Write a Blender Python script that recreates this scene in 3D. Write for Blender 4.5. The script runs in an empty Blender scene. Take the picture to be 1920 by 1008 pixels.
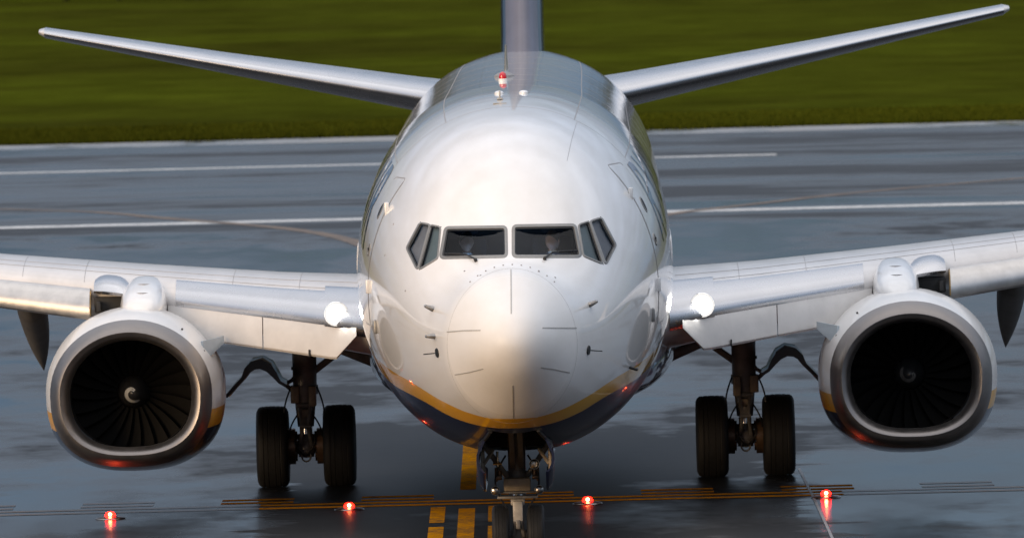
import bpy, bmesh, math, random
import numpy as np
from mathutils import Vector, Matrix
from mathutils.bvhtree import BVHTree

random.seed(7); rng = np.random.default_rng(7)
R = math.radians
scene = bpy.context.scene
COL = scene.collection

# ------------------------------------------------------------------ camera
FPX = 18350.0                      # focal length in pixels of a 1920 px wide picture
CAM_H = 7.7
PITCH = math.atan((504 + 207.6) / FPX)
ROLL = R(1.4)
CAM = Vector((0, 0, CAM_H))
LOOK = Vector((0, math.cos(PITCH), -math.sin(PITCH)))
UPV = Vector((0, math.sin(PITCH), math.cos(PITCH)))
XV = Vector((1, 0, 0))
RGT = XV * math.cos(ROLL) - UPV * math.sin(ROLL)
UPR = XV * math.sin(ROLL) + UPV * math.cos(ROLL)
cam_data = bpy.data.cameras.new('camera')
cam = bpy.data.objects.new('camera', cam_data); COL.objects.link(cam)
m = Matrix.Identity(4)
for i in range(3):
    m[i][0] = RGT[i]; m[i][1] = UPR[i]; m[i][2] = -LOOK[i]; m[i][3] = CAM[i]
cam.matrix_world = m
cam_data.sensor_width = 36.0
cam_data.lens = FPX / 1920 * 36.0
cam_data.clip_start = 1.0; cam_data.clip_end = 20000
cam_data.dof.use_dof = True
cam_data.dof.focus_distance = 114.0
cam_data.dof.aperture_fstop = 5.2
scene.camera = cam

# ------------------------------------------------------------------ sky and sun
SUN_EL, SUN_AZ = 7.5, 221.0        # degrees; azimuth clockwise from +Y (away from the camera)
world = bpy.data.worlds.new('World'); scene.world = world; world.use_nodes = True
wn, wl = world.node_tree.nodes, world.node_tree.links
wn.clear()
def N(nodes, t, **kw):
    n = nodes.new(t)
    for k, v in kw.items():
        if k.startswith('i_'): n.inputs[int(k[2:])].default_value = v
        else: setattr(n, k, v)
    return n
out = N(wn, 'ShaderNodeOutputWorld'); bg = N(wn, 'ShaderNodeBackground')
sky = N(wn, 'ShaderNodeTexSky'); sky.sky_type = 'NISHITA'; sky.sun_disc = False
sky.sun_elevation = R(SUN_EL); sky.sun_rotation = R(SUN_AZ)
sky.air_density = 1.0; sky.dust_density = 1.2; sky.ozone_density = 2.0
tc = N(wn, 'ShaderNodeTexCoord')
sep = N(wn, 'ShaderNodeSeparateXYZ'); wl.new(tc.outputs['Generated'], sep.inputs[0])
zc = N(wn, 'ShaderNodeMath', operation='ADD', i_1=0.12)
za = N(wn, 'ShaderNodeMath', operation='ABSOLUTE'); wl.new(sep.outputs[2], za.inputs[0]); wl.new(za.outputs[0], zc.inputs[0])
dv = N(wn, 'ShaderNodeVectorMath', operation='DIVIDE')
cmb = N(wn, 'ShaderNodeCombineXYZ'); [wl.new(zc.outputs[0], cmb.inputs[i]) for i in range(3)]
wl.new(tc.outputs['Generated'], dv.inputs[0]); wl.new(cmb.outputs[0], dv.inputs[1])
nz = N(wn, 'ShaderNodeTexNoise'); nz.inputs['Scale'].default_value = 1.1; nz.inputs['Detail'].default_value = 6; nz.inputs['Roughness'].default_value = .55
wl.new(dv.outputs[0], nz.inputs['Vector'])
ramp = N(wn, 'ShaderNodeValToRGB'); ramp.color_ramp.elements[0].position = .36; ramp.color_ramp.elements[1].position = .62
ramp.color_ramp.elements[0].color = (.74, .74, .74, 1); ramp.color_ramp.elements[1].color = (.96, .96, .96, 1)
wl.new(nz.outputs[0], ramp.inputs[0])
nz2 = N(wn, 'ShaderNodeTexNoise'); nz2.inputs['Scale'].default_value = 2.3; nz2.inputs['Detail'].default_value = 5
wl.new(dv.outputs[0], nz2.inputs['Vector'])
# overcast: darker and bluer towards the horizon all round, brightest overhead
cg = N(wn, 'ShaderNodeValToRGB'); e = cg.color_ramp.elements
e[0].position = 0.0; e[0].color = (.30, .75, 1.35, 1); e[1].position = 1.0; e[1].color = (14.0, 13.6, 13.6, 1)
e2 = cg.color_ramp.elements.new(.30); e2.color = (3.7, 4.4, 5.7, 1); e3 = cg.color_ramp.elements.new(.11); e3.color = (1.85, 2.2, 2.9, 1); e4 = cg.color_ramp.elements.new(.045); e4.color = (.72, 1.25, 2.0, 1)
wl.new(za.outputs[0], cg.inputs[0])
cv = N(wn, 'ShaderNodeMapRange'); cv.inputs[1].default_value = .32; cv.inputs[2].default_value = .68; cv.inputs[3].default_value = .66; cv.inputs[4].default_value = 1.3
wl.new(nz2.outputs[0], cv.inputs[0])
cl = N(wn, 'ShaderNodeVectorMath', operation='SCALE'); wl.new(cg.outputs[0], cl.inputs[0]); wl.new(cv.outputs[0], cl.inputs['Scale'])
mx = N(wn, 'ShaderNodeMix', data_type='RGBA')
wl.new(ramp.outputs[0], mx.inputs[0]); wl.new(sky.outputs[0], mx.inputs[6]); wl.new(cl.outputs[0], mx.inputs[7])
wl.new(mx.outputs[2], bg.inputs[0]); bg.inputs[1].default_value = 0.12
wl.new(bg.outputs[0], out.inputs[0])

sun_data = bpy.data.lights.new('sun', 'SUN'); sun = bpy.data.objects.new('sun', sun_data); COL.objects.link(sun)
sun_data.energy = 2.5; sun_data.angle = R(28); sun_data.color = (1.0, .70, .42)
az, el = R(SUN_AZ), R(SUN_EL)
sd = Vector((math.sin(az) * math.cos(el), math.cos(az) * math.cos(el), math.sin(el)))
sun.rotation_euler = sd.to_track_quat('Z', 'Y').to_euler()

vs = scene.view_settings
vs.view_transform = 'Standard'; vs.look = 'None'; vs.exposure = 0.10; vs.gamma = 1.0; vs.use_curve_mapping = False
scene.cycles.use_denoising = True
scene.cycles.max_bounces = 8
scene.cycles.sample_clamp_indirect = 6.0

# ------------------------------------------------------------------ materials
MATS = {}
def mat(name, col, rough=.5, metal=0., coat=0., var=.12, scale=4., bump=0., bscale=60., rvar=.0, spec=.5, stretch=(1, 1, 1), emit=None, estr=0.):
    if name in MATS: return MATS[name]
    mt = bpy.data.materials.new(name); mt.use_nodes = True
    n, l = mt.node_tree.nodes, mt.node_tree.links
    b = n['Principled BSDF']
    b.inputs['Base Color'].default_value = (*col, 1); b.inputs['Roughness'].default_value = rough
    b.inputs['Metallic'].default_value = metal; b.inputs['Coat Weight'].default_value = coat
    b.inputs['Coat Roughness'].default_value = .04; b.inputs['Specular IOR Level'].default_value = spec
    t = n.new('ShaderNodeTexCoord'); mp = n.new('ShaderNodeMapping'); mp.inputs['Scale'].default_value = stretch
    l.new(t.outputs['Object'], mp.inputs[0])
    if var or rvar:
        nt = n.new('ShaderNodeTexNoise'); nt.inputs['Scale'].default_value = scale; nt.inputs['Detail'].default_value = 6; nt.inputs['Roughness'].default_value = .6
        l.new(mp.outputs[0], nt.inputs['Vector'])
    if var:
        mr = n.new('ShaderNodeMapRange'); mr.inputs[1].default_value = .3; mr.inputs[2].default_value = .7
        mr.inputs[3].default_value = 1 - var; mr.inputs[4].default_value = 1 + var * .35
        l.new(nt.outputs[0], mr.inputs[0])
        mul = n.new('ShaderNodeVectorMath'); mul.operation = 'SCALE'; mul.inputs[0].default_value = col
        l.new(mr.outputs[0], mul.inputs['Scale']); l.new(mul.outputs[0], b.inputs['Base Color'])
    if rvar:
        m2 = n.new('ShaderNodeMapRange'); m2.inputs[1].default_value = .3; m2.inputs[2].default_value = .7
        m2.inputs[3].default_value = max(.02, rough - rvar); m2.inputs[4].default_value = rough + rvar
        l.new(nt.outputs[0], m2.inputs[0]); l.new(m2.outputs[0], b.inputs['Roughness'])
    if bump:
        nb = n.new('ShaderNodeTexNoise'); nb.inputs['Scale'].default_value = bscale; nb.inputs['Detail'].default_value = 4
        l.new(mp.outputs[0], nb.inputs['Vector'])
        bp = n.new('ShaderNodeBump'); bp.inputs['Strength'].default_value = 1; bp.inputs['Distance'].default_value = bump
        l.new(nb.outputs[0], bp.inputs['Height']); l.new(bp.outputs[0], b.inputs['Normal'])
    if emit:
        b.inputs['Emission Color'].default_value = (*emit, 1); b.inputs['Emission Strength'].default_value = estr
    MATS[name] = mt
    return mt

def nodes_of(name):
    mt = bpy.data.materials.new(name); mt.use_nodes = True; MATS[name] = mt
    return mt, mt.node_tree.nodes, mt.node_tree.links, mt.node_tree.nodes['Principled BSDF']

def noise(n, l, vec, scale, detail=5, rough=.55, stretch=(1, 1, 1)):
    mp = n.new('ShaderNodeMapping'); mp.inputs['Scale'].default_value = stretch; l.new(vec, mp.inputs[0])
    t = n.new('ShaderNodeTexNoise'); t.inputs['Scale'].default_value = scale; t.inputs['Detail'].default_value = detail; t.inputs['Roughness'].default_value = rough
    l.new(mp.outputs[0], t.inputs['Vector']); return t.outputs[0]
def mrange(n, l, src, a, b, c, d):
    k = n.new('ShaderNodeMapRange'); k.inputs[1].default_value = a; k.inputs[2].default_value = b; k.inputs[3].default_value = c; k.inputs[4].default_value = d
    l.new(src, k.inputs[0]); return k.outputs[0]

WHITE = (.80, .79, .78); NAVY = (.006, .010, .040); YELLOW = (.80, .40, .002)

def livery(name, zu_pts, zl_pts, span, wav=0.0):
    """white gloss paint; yellow below the curve zu(y), navy below zl(y)"""
    mt = bpy.data.materials.new(name); mt.use_nodes = True
    n, l = mt.node_tree.nodes, mt.node_tree.links
    b = n['Principled BSDF']
    t = n.new('ShaderNodeTexCoord'); sp = n.new('ShaderNodeSeparateXYZ'); l.new(t.outputs['Object'], sp.inputs[0])
    yn = N(n, 'ShaderNodeMath', operation='DIVIDE', i_1=span); l.new(sp.outputs[1], yn.inputs[0])
    zn = N(n, 'ShaderNodeMath', operation='DIVIDE', i_1=6.0); l.new(sp.outputs[2], zn.inputs[0])
    def curve(pts):
        c = n.new('ShaderNodeFloatCurve'); cu = c.mapping.curves[0]
        pts = sorted(pts)
        cu.points[0].location = (0, pts[0][1] / 6); cu.points[1].location = (1, pts[-1][1] / 6)
        for y, z in pts: cu.points.new(min(max(y / span, .0001), .9999), z / 6)
        for p in cu.points: p.handle_type = 'AUTO_CLAMPED'
        c.mapping.update(); l.new(yn.outputs[0], c.inputs[1])
        lt = N(n, 'ShaderNodeMath', operation='LESS_THAN'); l.new(zn.outputs[0], lt.inputs[0]); l.new(c.outputs[0], lt.inputs[1])
        return lt
    my, mn = curve(zu_pts), curve(zl_pts)
    nt = n.new('ShaderNodeTexNoise'); nt.inputs['Scale'].default_value = 2.2; nt.inputs['Detail'].default_value = 7; nt.inputs['Roughness'].default_value = .62
    mp = n.new('ShaderNodeMapping'); mp.inputs['Scale'].default_value = (1.6, .35, 1.6); l.new(t.outputs['Object'], mp.inputs[0]); l.new(mp.outputs[0], nt.inputs['Vector'])
    dirt = n.new('ShaderNodeValToRGB'); dirt.color_ramp.elements[0].position = .34; dirt.color_ramp.elements[1].position = .62
    dirt.color_ramp.elements[0].color = (.945, .94, .925, 1); dirt.color_ramp.elements[1].color = (1, 1, 1, 1); l.new(nt.outputs[0], dirt.inputs[0])
    c1 = N(n, 'ShaderNodeMix', data_type='RGBA'); c1.inputs[6].default_value = (*WHITE, 1); c1.inputs[7].default_value = (*YELLOW, 1); l.new(my.outputs[0], c1.inputs[0])
    c2 = N(n, 'ShaderNodeMix', data_type='RGBA'); c2.inputs[7].default_value = (*NAVY, 1); l.new(c1.outputs[2], c2.inputs[6]); l.new(mn.outputs[0], c2.inputs[0])
    c3 = N(n, 'ShaderNodeMix', data_type='RGBA', blend_type='MULTIPLY'); c3.inputs[0].default_value = 1; l.new(c2.outputs[2], c3.inputs[6]); l.new(dirt.outputs[0], c3.inputs[7])
    l.new(c3.outputs[2], b.inputs['Base Color'])
    b.inputs['Roughness'].default_value = .28; b.inputs['Coat Weight'].default_value = 1.0; b.inputs['Coat Roughness'].default_value = .035; b.inputs['Coat IOR'].default_value = 1.5; b.inputs['Specular IOR Level'].default_value = .15
    if wav:
        rd = mrange(n, l, sp.outputs[1], 1.0, 1.25, 1, 0); cwn = N(n, 'ShaderNodeMath', operation='MULTIPLY'); l.new(mrange(n, l, rd, 0, 1, 1, .2), cwn.inputs[0]); l.new(mrange(n, l, mn.outputs[0], 0, 1, 1, .35), cwn.inputs[1]); l.new(cwn.outputs[0], b.inputs['Coat Weight']); l.new(mrange(n, l, rd, 0, 1, .28, .55), b.inputs['Roughness']); l.new(mrange(n, l, rd, 0, 1, .035, .32), b.inputs['Coat Roughness'])
        # slight pillowing of the skin between frames and stringers behind the cockpit
        m2 = n.new('ShaderNodeMapping'); m2.inputs['Scale'].default_value = (1.7, 1.96, 1.7); l.new(t.outputs['Object'], m2.inputs[0])
        n2 = n.new('ShaderNodeTexNoise'); n2.inputs['Scale'].default_value = 1.6; n2.inputs['Detail'].default_value = 2; l.new(m2.outputs[0], n2.inputs['Vector'])
        wv = N(n, 'ShaderNodeMath', operation='MULTIPLY', i_1=2 * math.pi / .508); l.new(sp.outputs[1], wv.inputs[0])
        sn = N(n, 'ShaderNodeMath', operation='SINE'); l.new(wv.outputs[0], sn.inputs[0])
        sc_ = N(n, 'ShaderNodeMath', operation='MULTIPLY', i_1=.18); l.new(sn.outputs[0], sc_.inputs[0])
        ad = N(n, 'ShaderNodeMath', operation='ADD'); l.new(n2.outputs[0], ad.inputs[0]); l.new(sc_.outputs[0], ad.inputs[1])
        mk = n.new('ShaderNodeMapRange'); mk.inputs[1].default_value = 3.5; mk.inputs[2].default_value = 8.0; mk.inputs[3].default_value = .12; l.new(sp.outputs[1], mk.inputs[0])
        mm = N(n, 'ShaderNodeMath', operation='MULTIPLY'); l.new(ad.outputs[0], mm.inputs[0]); l.new(mk.outputs[0], mm.inputs[1])
        bp = n.new('ShaderNodeBump'); bp.inputs['Strength'].default_value = 1; bp.inputs['Distance'].default_value = wav
        l.new(mm.outputs[0], bp.inputs['Height'])
        l.new(bp.outputs[0], b.inputs['Coat Normal']); l.new(bp.outputs[0], b.inputs['Normal'])
    MATS[name] = mt
    return mt

M_WHITE = mat('white_gloss_paint', WHITE, .28, coat=1, var=.10, scale=2.5)
M_NAVY = mat('navy_gloss_paint', NAVY, .28, coat=1, var=.1)
M_ALU = mat('polished_aluminium', (.56, .565, .585), .27, metal=1, var=.05, scale=3, rvar=.03)
M_LIP = mat('satin_inlet_lip_metal', (.28, .26, .25), .46, metal=1, var=.12, scale=7, rvar=.05)
M_GREYPAINT = mat('wing_grey_paint', (.62, .61, .60), .35, coat=.4, var=.15, scale=3)
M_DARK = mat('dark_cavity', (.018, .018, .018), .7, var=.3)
M_BLACK = mat('black_rubber_seal', (.015, .015, .016), .5, var=.2)
M_TYRE = mat('tyre_rubber', (.007, .007, .0075), .7, var=.35, scale=9, bump=.002, bscale=40)
M_GEAR = mat('gear_grey_paint', (.19, .18, .17), .42, var=.45, scale=7, rvar=.1)
M_STEEL = mat('gear_steel', (.42, .40, .38), .28, metal=1, var=.3, scale=9)
M_CHROME = mat('chrome_piston', (.8, .8, .8), .12, metal=1, var=.05)
M_BROWN = mat('gear_bronze_parts', (.16, .10, .06), .4, metal=.6, var=.4, scale=10)
M_FRAME = mat('window_frame_metal', (.25, .245, .235), .42, metal=.35, var=.15, scale=20)
M_SEAM = mat('panel_seam', (.27, .26, .26), .6, var=.2)
M_STRIP = mat('diverter_strip', (.40, .39, .37), .5, var=.2)
M_RED = mat('red_beacon_glass', (.55, .01, .02), .12, coat=1, var=.05)
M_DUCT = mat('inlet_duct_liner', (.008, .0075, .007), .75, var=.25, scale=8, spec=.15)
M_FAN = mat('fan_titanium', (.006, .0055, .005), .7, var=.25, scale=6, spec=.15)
M_SPIN = mat('spinner_black', (.02, .02, .021), .35, var=.2)
M_SPIRAL = mat('white_spiral_paint', (.42, .42, .40), .45, var=.15)
M_CHINE = mat('chine_pale_blue', (.50, .58, .64), .35, coat=.3, var=.1)
M_SKIN = mat('skin', (.42, .24, .17), .5, var=.1, scale=14)
M_HAIR = mat('dark_hair', (.03, .02, .015), .55, var=.2)
M_SHIRT = mat('white_shirt', (.6, .6, .6), .7, var=.1)
M_JACKET = mat('navy_jacket', (.018, .022, .035), .8, var=.2)
M_SEATF = mat('cockpit_seat_fabric', (.03, .035, .045), .85, var=.2)
M_PANEL = mat('cockpit_panel', (.045, .045, .048), .7, var=.2)

def glass_mat(name, tint, tr, rough=.02):
    mt = bpy.data.materials.new(name); mt.use_nodes = True
    n, l = mt.node_tree.nodes, mt.node_tree.links; n.clear()
    o = n.new('ShaderNodeOutputMaterial'); t = n.new('ShaderNodeBsdfTransparent'); g = n.new('ShaderNodeBsdfGlossy')
    t.inputs[0].default_value = (tint[0] * tr, tint[1] * tr, tint[2] * tr, 1); g.inputs['Roughness'].default_value = rough
    f = n.new('ShaderNodeFresnel'); f.inputs[0].default_value = 1.2
    nt = n.new('ShaderNodeTexNoise'); nt.inputs['Scale'].default_value = 3; bp = n.new('ShaderNodeBump'); bp.inputs['Distance'].default_value = .002
    l.new(nt.outputs[0], bp.inputs['Height']); l.new(bp.outputs[0], g.inputs['Normal'])
    x = n.new('ShaderNodeMixShader'); l.new(f.outputs[0], x.inputs[0]); l.new(t.outputs[0], x.inputs[1]); l.new(g.outputs[0], x.inputs[2]); l.new(x.outputs[0], o.inputs[0])
    MATS[name] = mt
    return mt
M_GLASS = glass_mat('windscreen_glass', (.80, .92, 1.0), .85)
M_GLASS2 = glass_mat('side_window_glass', (.90, .97, 1.0), .88)
M_SIDEFILM = mat('side_window_shade', (.24, .225, .245), .25, coat=1, var=.1)

def emission(name, col, st):
    mt = bpy.data.materials.new(name); mt.use_nodes = True
    n, l = mt.node_tree.nodes, mt.node_tree.links; n.clear()
    o = n.new('ShaderNodeOutputMaterial'); e = n.new('ShaderNodeEmission'); e.inputs[0].default_value = (*col, 1); e.inputs[1].default_value = st
    l.new(e.outputs[0], o.inputs[0]); MATS[name] = mt
    return mt
M_LAND = emission('landing_lamp_lit', (1.0, .97, .90), 40)
M_STOP = emission('stop_bar_lamp_lit', (1.0, .006, .003), 18)
M_STOPC = emission('stop_bar_lamp_core', (1.0, .20, .07), 55)

# ------------------------------------------------------------------ mesh helpers
class MB:
    def __init__(s): s.v = []; s.f = []; s.mi = []
    def add(s, vs_, fs, mi=0):
        o = len(s.v); s.v += [tuple(p) for p in vs_]; s.f += [tuple(i + o for i in f) for f in fs]; s.mi += [mi] * len(fs)
    def loft(s, secs, closed=True, cap=True, mi=0):
        n = len(secs[0]); vs_ = [p for sec in secs for p in sec]; fs = []
        k = n if closed else n - 1
        for i in range(len(secs) - 1):
            for j in range(k):
                a, b = i * n + j, i * n + (j + 1) % n
                fs.append((a, b, b + n, a + n))
        if cap and closed:
            fs.append(tuple(range(n - 1, -1, -1))); fs.append(tuple(range((len(secs) - 1) * n, len(secs) * n)))
        s.add(vs_, fs, mi)
    def tube(s, pts, r, n=12, cap=True, mi=0):
        pts = [Vector(p) for p in pts]; rs = r if isinstance(r, (list, tuple)) else [r] * len(pts)
        secs = []; ref = None
        for i, p in enumerate(pts):
            t = (pts[min(i + 1, len(pts) - 1)] - pts[max(i - 1, 0)]).normalized()
            if ref is None:
                ref = t.cross(Vector((0, 0, 1)))
                if ref.length < .1: ref = t.cross(Vector((0, 1, 0)))
            a = (ref - t * ref.dot(t)).normalized(); ref = a; b = t.cross(a)
            secs.append([p + (a * math.cos(q) + b * math.sin(q)) * rs[i] for q in [2 * math.pi * k / n for k in range(n)]])
        s.loft(secs, True, cap, mi)
    def lathe(s, prof, c, axis, n=48, mi=0):
        """prof: (radius, along axis); open profile"""
        c = Vector(c); ax = Vector(axis).normalized()
        a = ax.cross(Vector((0, 0, 1)));
        if a.length < .1: a = ax.cross(Vector((0, 1, 0)))
        a.normalize(); b = ax.cross(a)
        secs = [[c + ax * h + (a * math.cos(q) + b * math.sin(q)) * r for q in [2 * math.pi * k / n for k in range(n)]] for r, h in prof]
        s.loft(secs, True, False, mi)
    def box(s, c, size, rot=None, bev=.0, mi=0):
        c = Vector(c); hx, hy, hz = [d / 2 for d in size]
        M = rot if rot is not None else Matrix.Identity(3)
        if bev <= 0:
            P = [c + M @ Vector((x * hx, y * hy, z * hz)) for z in (-1, 1) for y in (-1, 1) for x in (-1, 1)]
            s.add(P, [(0, 2, 3, 1), (4, 5, 7, 6), (0, 1, 5, 4), (2, 6, 7, 3), (0, 4, 6, 2), (1, 3, 7, 5)], mi)
        else:
            bm = bmesh.new(); bmesh.ops.create_cube(bm, size=1)
            for v in bm.verts: v.co = Vector((v.co.x * size[0], v.co.y * size[1], v.co.z * size[2]))
            bmesh.ops.bevel(bm, geom=bm.edges[:], offset=bev, segments=2, affect='EDGES', profile=.5)
            bm.verts.index_update()
            s.add([c + M @ v.co for v in bm.verts], [tuple(v.index for v in f.verts) for f in bm.faces], mi); bm.free()
    def bar(s, p, q, w, h, bev=.006, up=(0, 0, 1), mi=0):
        p, q = Vector(p), Vector(q); d = q - p; L = d.length; d.normalize()
        x = d.cross(Vector(up))
        if x.length < .05: x = d.cross(Vector((0, 1, 0)))
        x.normalize(); z = x.cross(d)
        M = Matrix((x, d, z)).transposed()
        s.box((p + q) / 2, (w, L, h), M, bev, mi)
    def sphere(s, c, r, n=12, sc=(1, 1, 1), mi=0):
        c = Vector(c); secs = []
        for i in range(n + 1):
            a = math.pi * i / n
            rr = max(math.sin(a), 1e-4)
            secs.append([c + Vector((rr * math.cos(q) * r * sc[0], rr * math.sin(q) * r * sc[1], math.cos(a) * r * sc[2])) for q in [2 * math.pi * k / (2 * n) for k in range(2 * n)]])
        s.loft(secs[::-1], True, False, mi)
    def plate(s, poly, thick, mi=0):
        """poly: list of 3D points (planar-ish), thickened along its normal"""
        P = [Vector(p) for p in poly]; nrm = Vector((0, 0, 0))
        for i in range(len(P)): nrm += P[i].cross(P[(i + 1) % len(P)])
        nrm.normalize(); h = nrm * thick / 2
        s.loft([[p - h for p in P], [p + h for p in P]], True, True, mi)
    def build(s, name, material, parent=None, smooth=True, angle=38, front=None):
        me = bpy.data.meshes.new(name); me.from_pydata(s.v, [], s.f)
        mats = material if isinstance(material, (list, tuple)) else [material]
        for k in mats: me.materials.append(k)
        me.polygons.foreach_set('material_index', s.mi)
        bm = bmesh.new(); bm.from_mesh(me); bmesh.ops.remove_doubles(bm, verts=bm.verts, dist=1e-5)
        bmesh.ops.recalc_face_normals(bm, faces=bm.faces)
        if front is not None and sum((f.normal for f in bm.faces), Vector()).dot(Vector(front)) < 0: bmesh.ops.reverse_faces(bm, faces=bm.faces)
        bm.to_mesh(me); bm.free()
        if smooth:
            me.polygons.foreach_set('use_smooth', [True] * len(me.polygons)); me.set_sharp_from_angle(angle=R(angle))
        o = bpy.data.objects.new(name, me); COL.objects.link(o)
        if parent: o.parent = parent
        return o
    def mirrored(s):
        t = MB(); t.v = [(-x, y, z) for x, y, z in s.v]; t.f = [f[::-1] for f in s.f]; t.mi = list(s.mi); return t

def empty(name, loc=(0, 0, 0), parent=None):
    o = bpy.data.objects.new(name, None); o.location = loc; COL.objects.link(o); o.empty_display_size = .2
    if parent: o.parent = parent
    return o
def tag(o, label=None, cat=None, group=None, kind=None):
    if label: o['label'] = label
    if cat: o['category'] = cat
    if group: o['group'] = group
    if kind: o['kind'] = kind
    return o

# ------------------------------------------------------------------ ground, pavement, grass
def pix_dir(px, py): return (LOOK + RGT * ((px - 960) / FPX) - UPR * ((py - 504) / FPX)).normalized()
def pix_ground(px, py, z=0.0):
    d = pix_dir(px, py); t = (z - CAM_H) / d.z
    return CAM + d * t

def wet_surface(name, col_dry, col_wet, st1=(1.1, .5, 1), st2=(1.0, .5, 1)):
    mt, n, l, b = nodes_of(name)
    t = n.new('ShaderNodeTexCoord'); P = t.outputs['Object']
    w1 = noise(n, l, P, .13, 5, .55, st1); w2 = noise(n, l, P, .8, 4, .6, st2)
    ws = N(n, 'ShaderNodeMath', operation='MULTIPLY_ADD', i_1=.40); l.new(w2, ws.inputs[0]); l.new(w1, ws.inputs[2])
    # pools: aircraft's dark reflection imitated by cut sheen near the stop bar, water stands on both sides
    sx = n.new('ShaderNodeSeparateXYZ'); l.new(P, sx.inputs[0])
    def mul(a_, b_):
        k = N(n, 'ShaderNodeMath', operation='MULTIPLY'); l.new(a_, k.inputs[0]); l.new(b_, k.inputs[1]); return k.outputs[0]
    wob = noise(n, l, P, .55, 5, .65, (.5, 1.4, 1)); xw = N(n, 'ShaderNodeMath', operation='MULTIPLY_ADD', i_1=2.6); l.new(wob, xw.inputs[0]); l.new(sx.outputs[0], xw.inputs[2])
    yw = N(n, 'ShaderNodeMath', operation='MULTIPLY_ADD', i_1=16.0); l.new(wob, yw.inputs[0]); yo = N(n, 'ShaderNodeMath', operation='ADD', i_1=-8.0); l.new(sx.outputs[1], yo.inputs[0]); l.new(yo.outputs[0], yw.inputs[2])
    dark_refl = mul(mul(mrange(n, l, xw.outputs[0], -1.9, -1.5, 0, 1), mrange(n, l, xw.outputs[0], 4.6, 5.4, 1, 0)), mrange(n, l, yw.outputs[0], 124, 150, 1, 0))
    side_ = mrange(n, l, sx.outputs[1], 126, 136, .16, 0)
    w3 = N(n, 'ShaderNodeMath', operation='MULTIPLY_ADD', i_1=-.34); l.new(dark_refl, w3.inputs[0]); l.new(ws.outputs[0], w3.inputs[2])
    w4 = N(n, 'ShaderNodeMath', operation='ADD'); l.new(w3.outputs[0], w4.inputs[0]); l.new(side_, w4.inputs[1]); w5 = N(n, 'ShaderNodeMath', operation='ADD'); l.new(w4.outputs[0], w5.inputs[0]); l.new(mul(mrange(n, l, sx.outputs[1], 170, 192, 0, .07), mrange(n, l, sx.outputs[1], 222, 232, 1, 0)), w5.inputs[1]); w4 = w5
    wet = mrange(n, l, w4.outputs[0], .62, .82, 0, 1)
    fine = noise(n, l, P, 38, 6, .7); mid = noise(n, l, P, 2.6, 5, .6)
    cm = N(n, 'ShaderNodeMix', data_type='RGBA'); cm.inputs[6].default_value = (*col_dry, 1); cm.inputs[7].default_value = (*col_wet, 1); l.new(wet, cm.inputs[0])
    g = N(n, 'ShaderNodeMath', operation='MULTIPLY'); l.new(mrange(n, l, fine, .3, .7, .7, 1.25), g.inputs[0]); l.new(mrange(n, l, mid, .3, .7, .8, 1.15), g.inputs[1])
    vm = N(n, 'ShaderNodeVectorMath', operation='SCALE'); l.new(cm.outputs[2], vm.inputs[0]); l.new(g.outputs[0], vm.inputs['Scale'])
    l.new(vm.outputs[0], b.inputs['Base Color'])
    rv = noise(n, l, P, .21, 5, .6, (st1[0] * 1.2, st1[1] * .8, 1)); ra = N(n, 'ShaderNodeMath', operation='MULTIPLY_ADD', i_1=.3); l.new(side_, ra.inputs[0]); l.new(rv, ra.inputs[2])
    rm = mrange(n, l, ra.outputs[0], .40, .68, .07, .24); rx = N(n, 'ShaderNodeMix', data_type='FLOAT'); l.new(wet, rx.inputs[0]); rx.inputs[2].default_value = .42; l.new(rm, rx.inputs[3])
    l.new(rx.outputs[0], b.inputs['Roughness'])
    l.new(mrange(n, l, wet, 0, 1, .05, .70), b.inputs['Specular IOR Level']); b.inputs['IOR'].default_value = 1.36
    bm1 = N(n, 'ShaderNodeMath', operation='MULTIPLY'); l.new(fine, bm1.inputs[0]); l.new(mrange(n, l, wet, 0, 1, 1, .06), bm1.inputs[1])
    bp = n.new('ShaderNodeBump'); bp.inputs['Strength'].default_value = 1; bp.inputs['Distance'].default_value = .00035
    l.new(bm1.outputs[0], bp.inputs['Height']); l.new(bp.outputs[0], b.inputs['Normal'])
    return mt
M_ASPH = wet_surface('wet_asphalt', (.022, .023, .025), (.018, .019, .021))
M_RWY = wet_surface('wet_runway_asphalt', (.032, .034, .037), (.022, .023, .025), (.25, .8, 1), (.4, .9, 1))
M_CONC = wet_surface('wet_concrete_edge', (.30, .30, .30), (.20, .20, .20))

def paint_mat(name, col, rough, wear=.45, spec=.03):
    mt, n, l, b = nodes_of(name)
    t = n.new('ShaderNodeTexCoord'); P = t.outputs['Object']
    a = noise(n, l, P, 9, 7, .7); c = noise(n, l, P, 1.1, 4, .6)
    s_ = N(n, 'ShaderNodeMath', operation='MULTIPLY_ADD', i_1=.5); l.new(c, s_.inputs[0]); l.new(a, s_.inputs[2])
    f = mrange(n, l, s_.outputs[0], wear + .12, wear + .38, 1, 0)
    inv = mrange(n, l, f, 0, 1, 0, .75)
    cm = N(n, 'ShaderNodeMix', data_type='RGBA'); cm.inputs[6].default_value = (*col, 1); cm.inputs[7].default_value = (.055, .055, .058, 1); l.new(inv, cm.inputs[0])
    l.new(cm.outputs[2], b.inputs['Base Color']); b.inputs['Roughness'].default_value = .3
    b.inputs['Specular IOR Level'].default_value = spec; b.inputs['IOR'].default_value = 1.36
    return mt
M_YLINE = paint_mat('yellow_marking_paint', (.72, .29, .004), .6, .47, 0.0)
M_YWET = paint_mat('yellow_marking_under_water', (.34, .17, .03), .2, .66, .5)
M_YFADE = paint_mat('faded_yellow_marking_paint', (.38, .24, .13), .6, .62)
M_WLINE = paint_mat('white_marking_paint', (.72, .72, .71), .6, .46)
M_JOINT = mat('joint_sealant', (.32, .32, .33), .4, var=.3)

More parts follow.
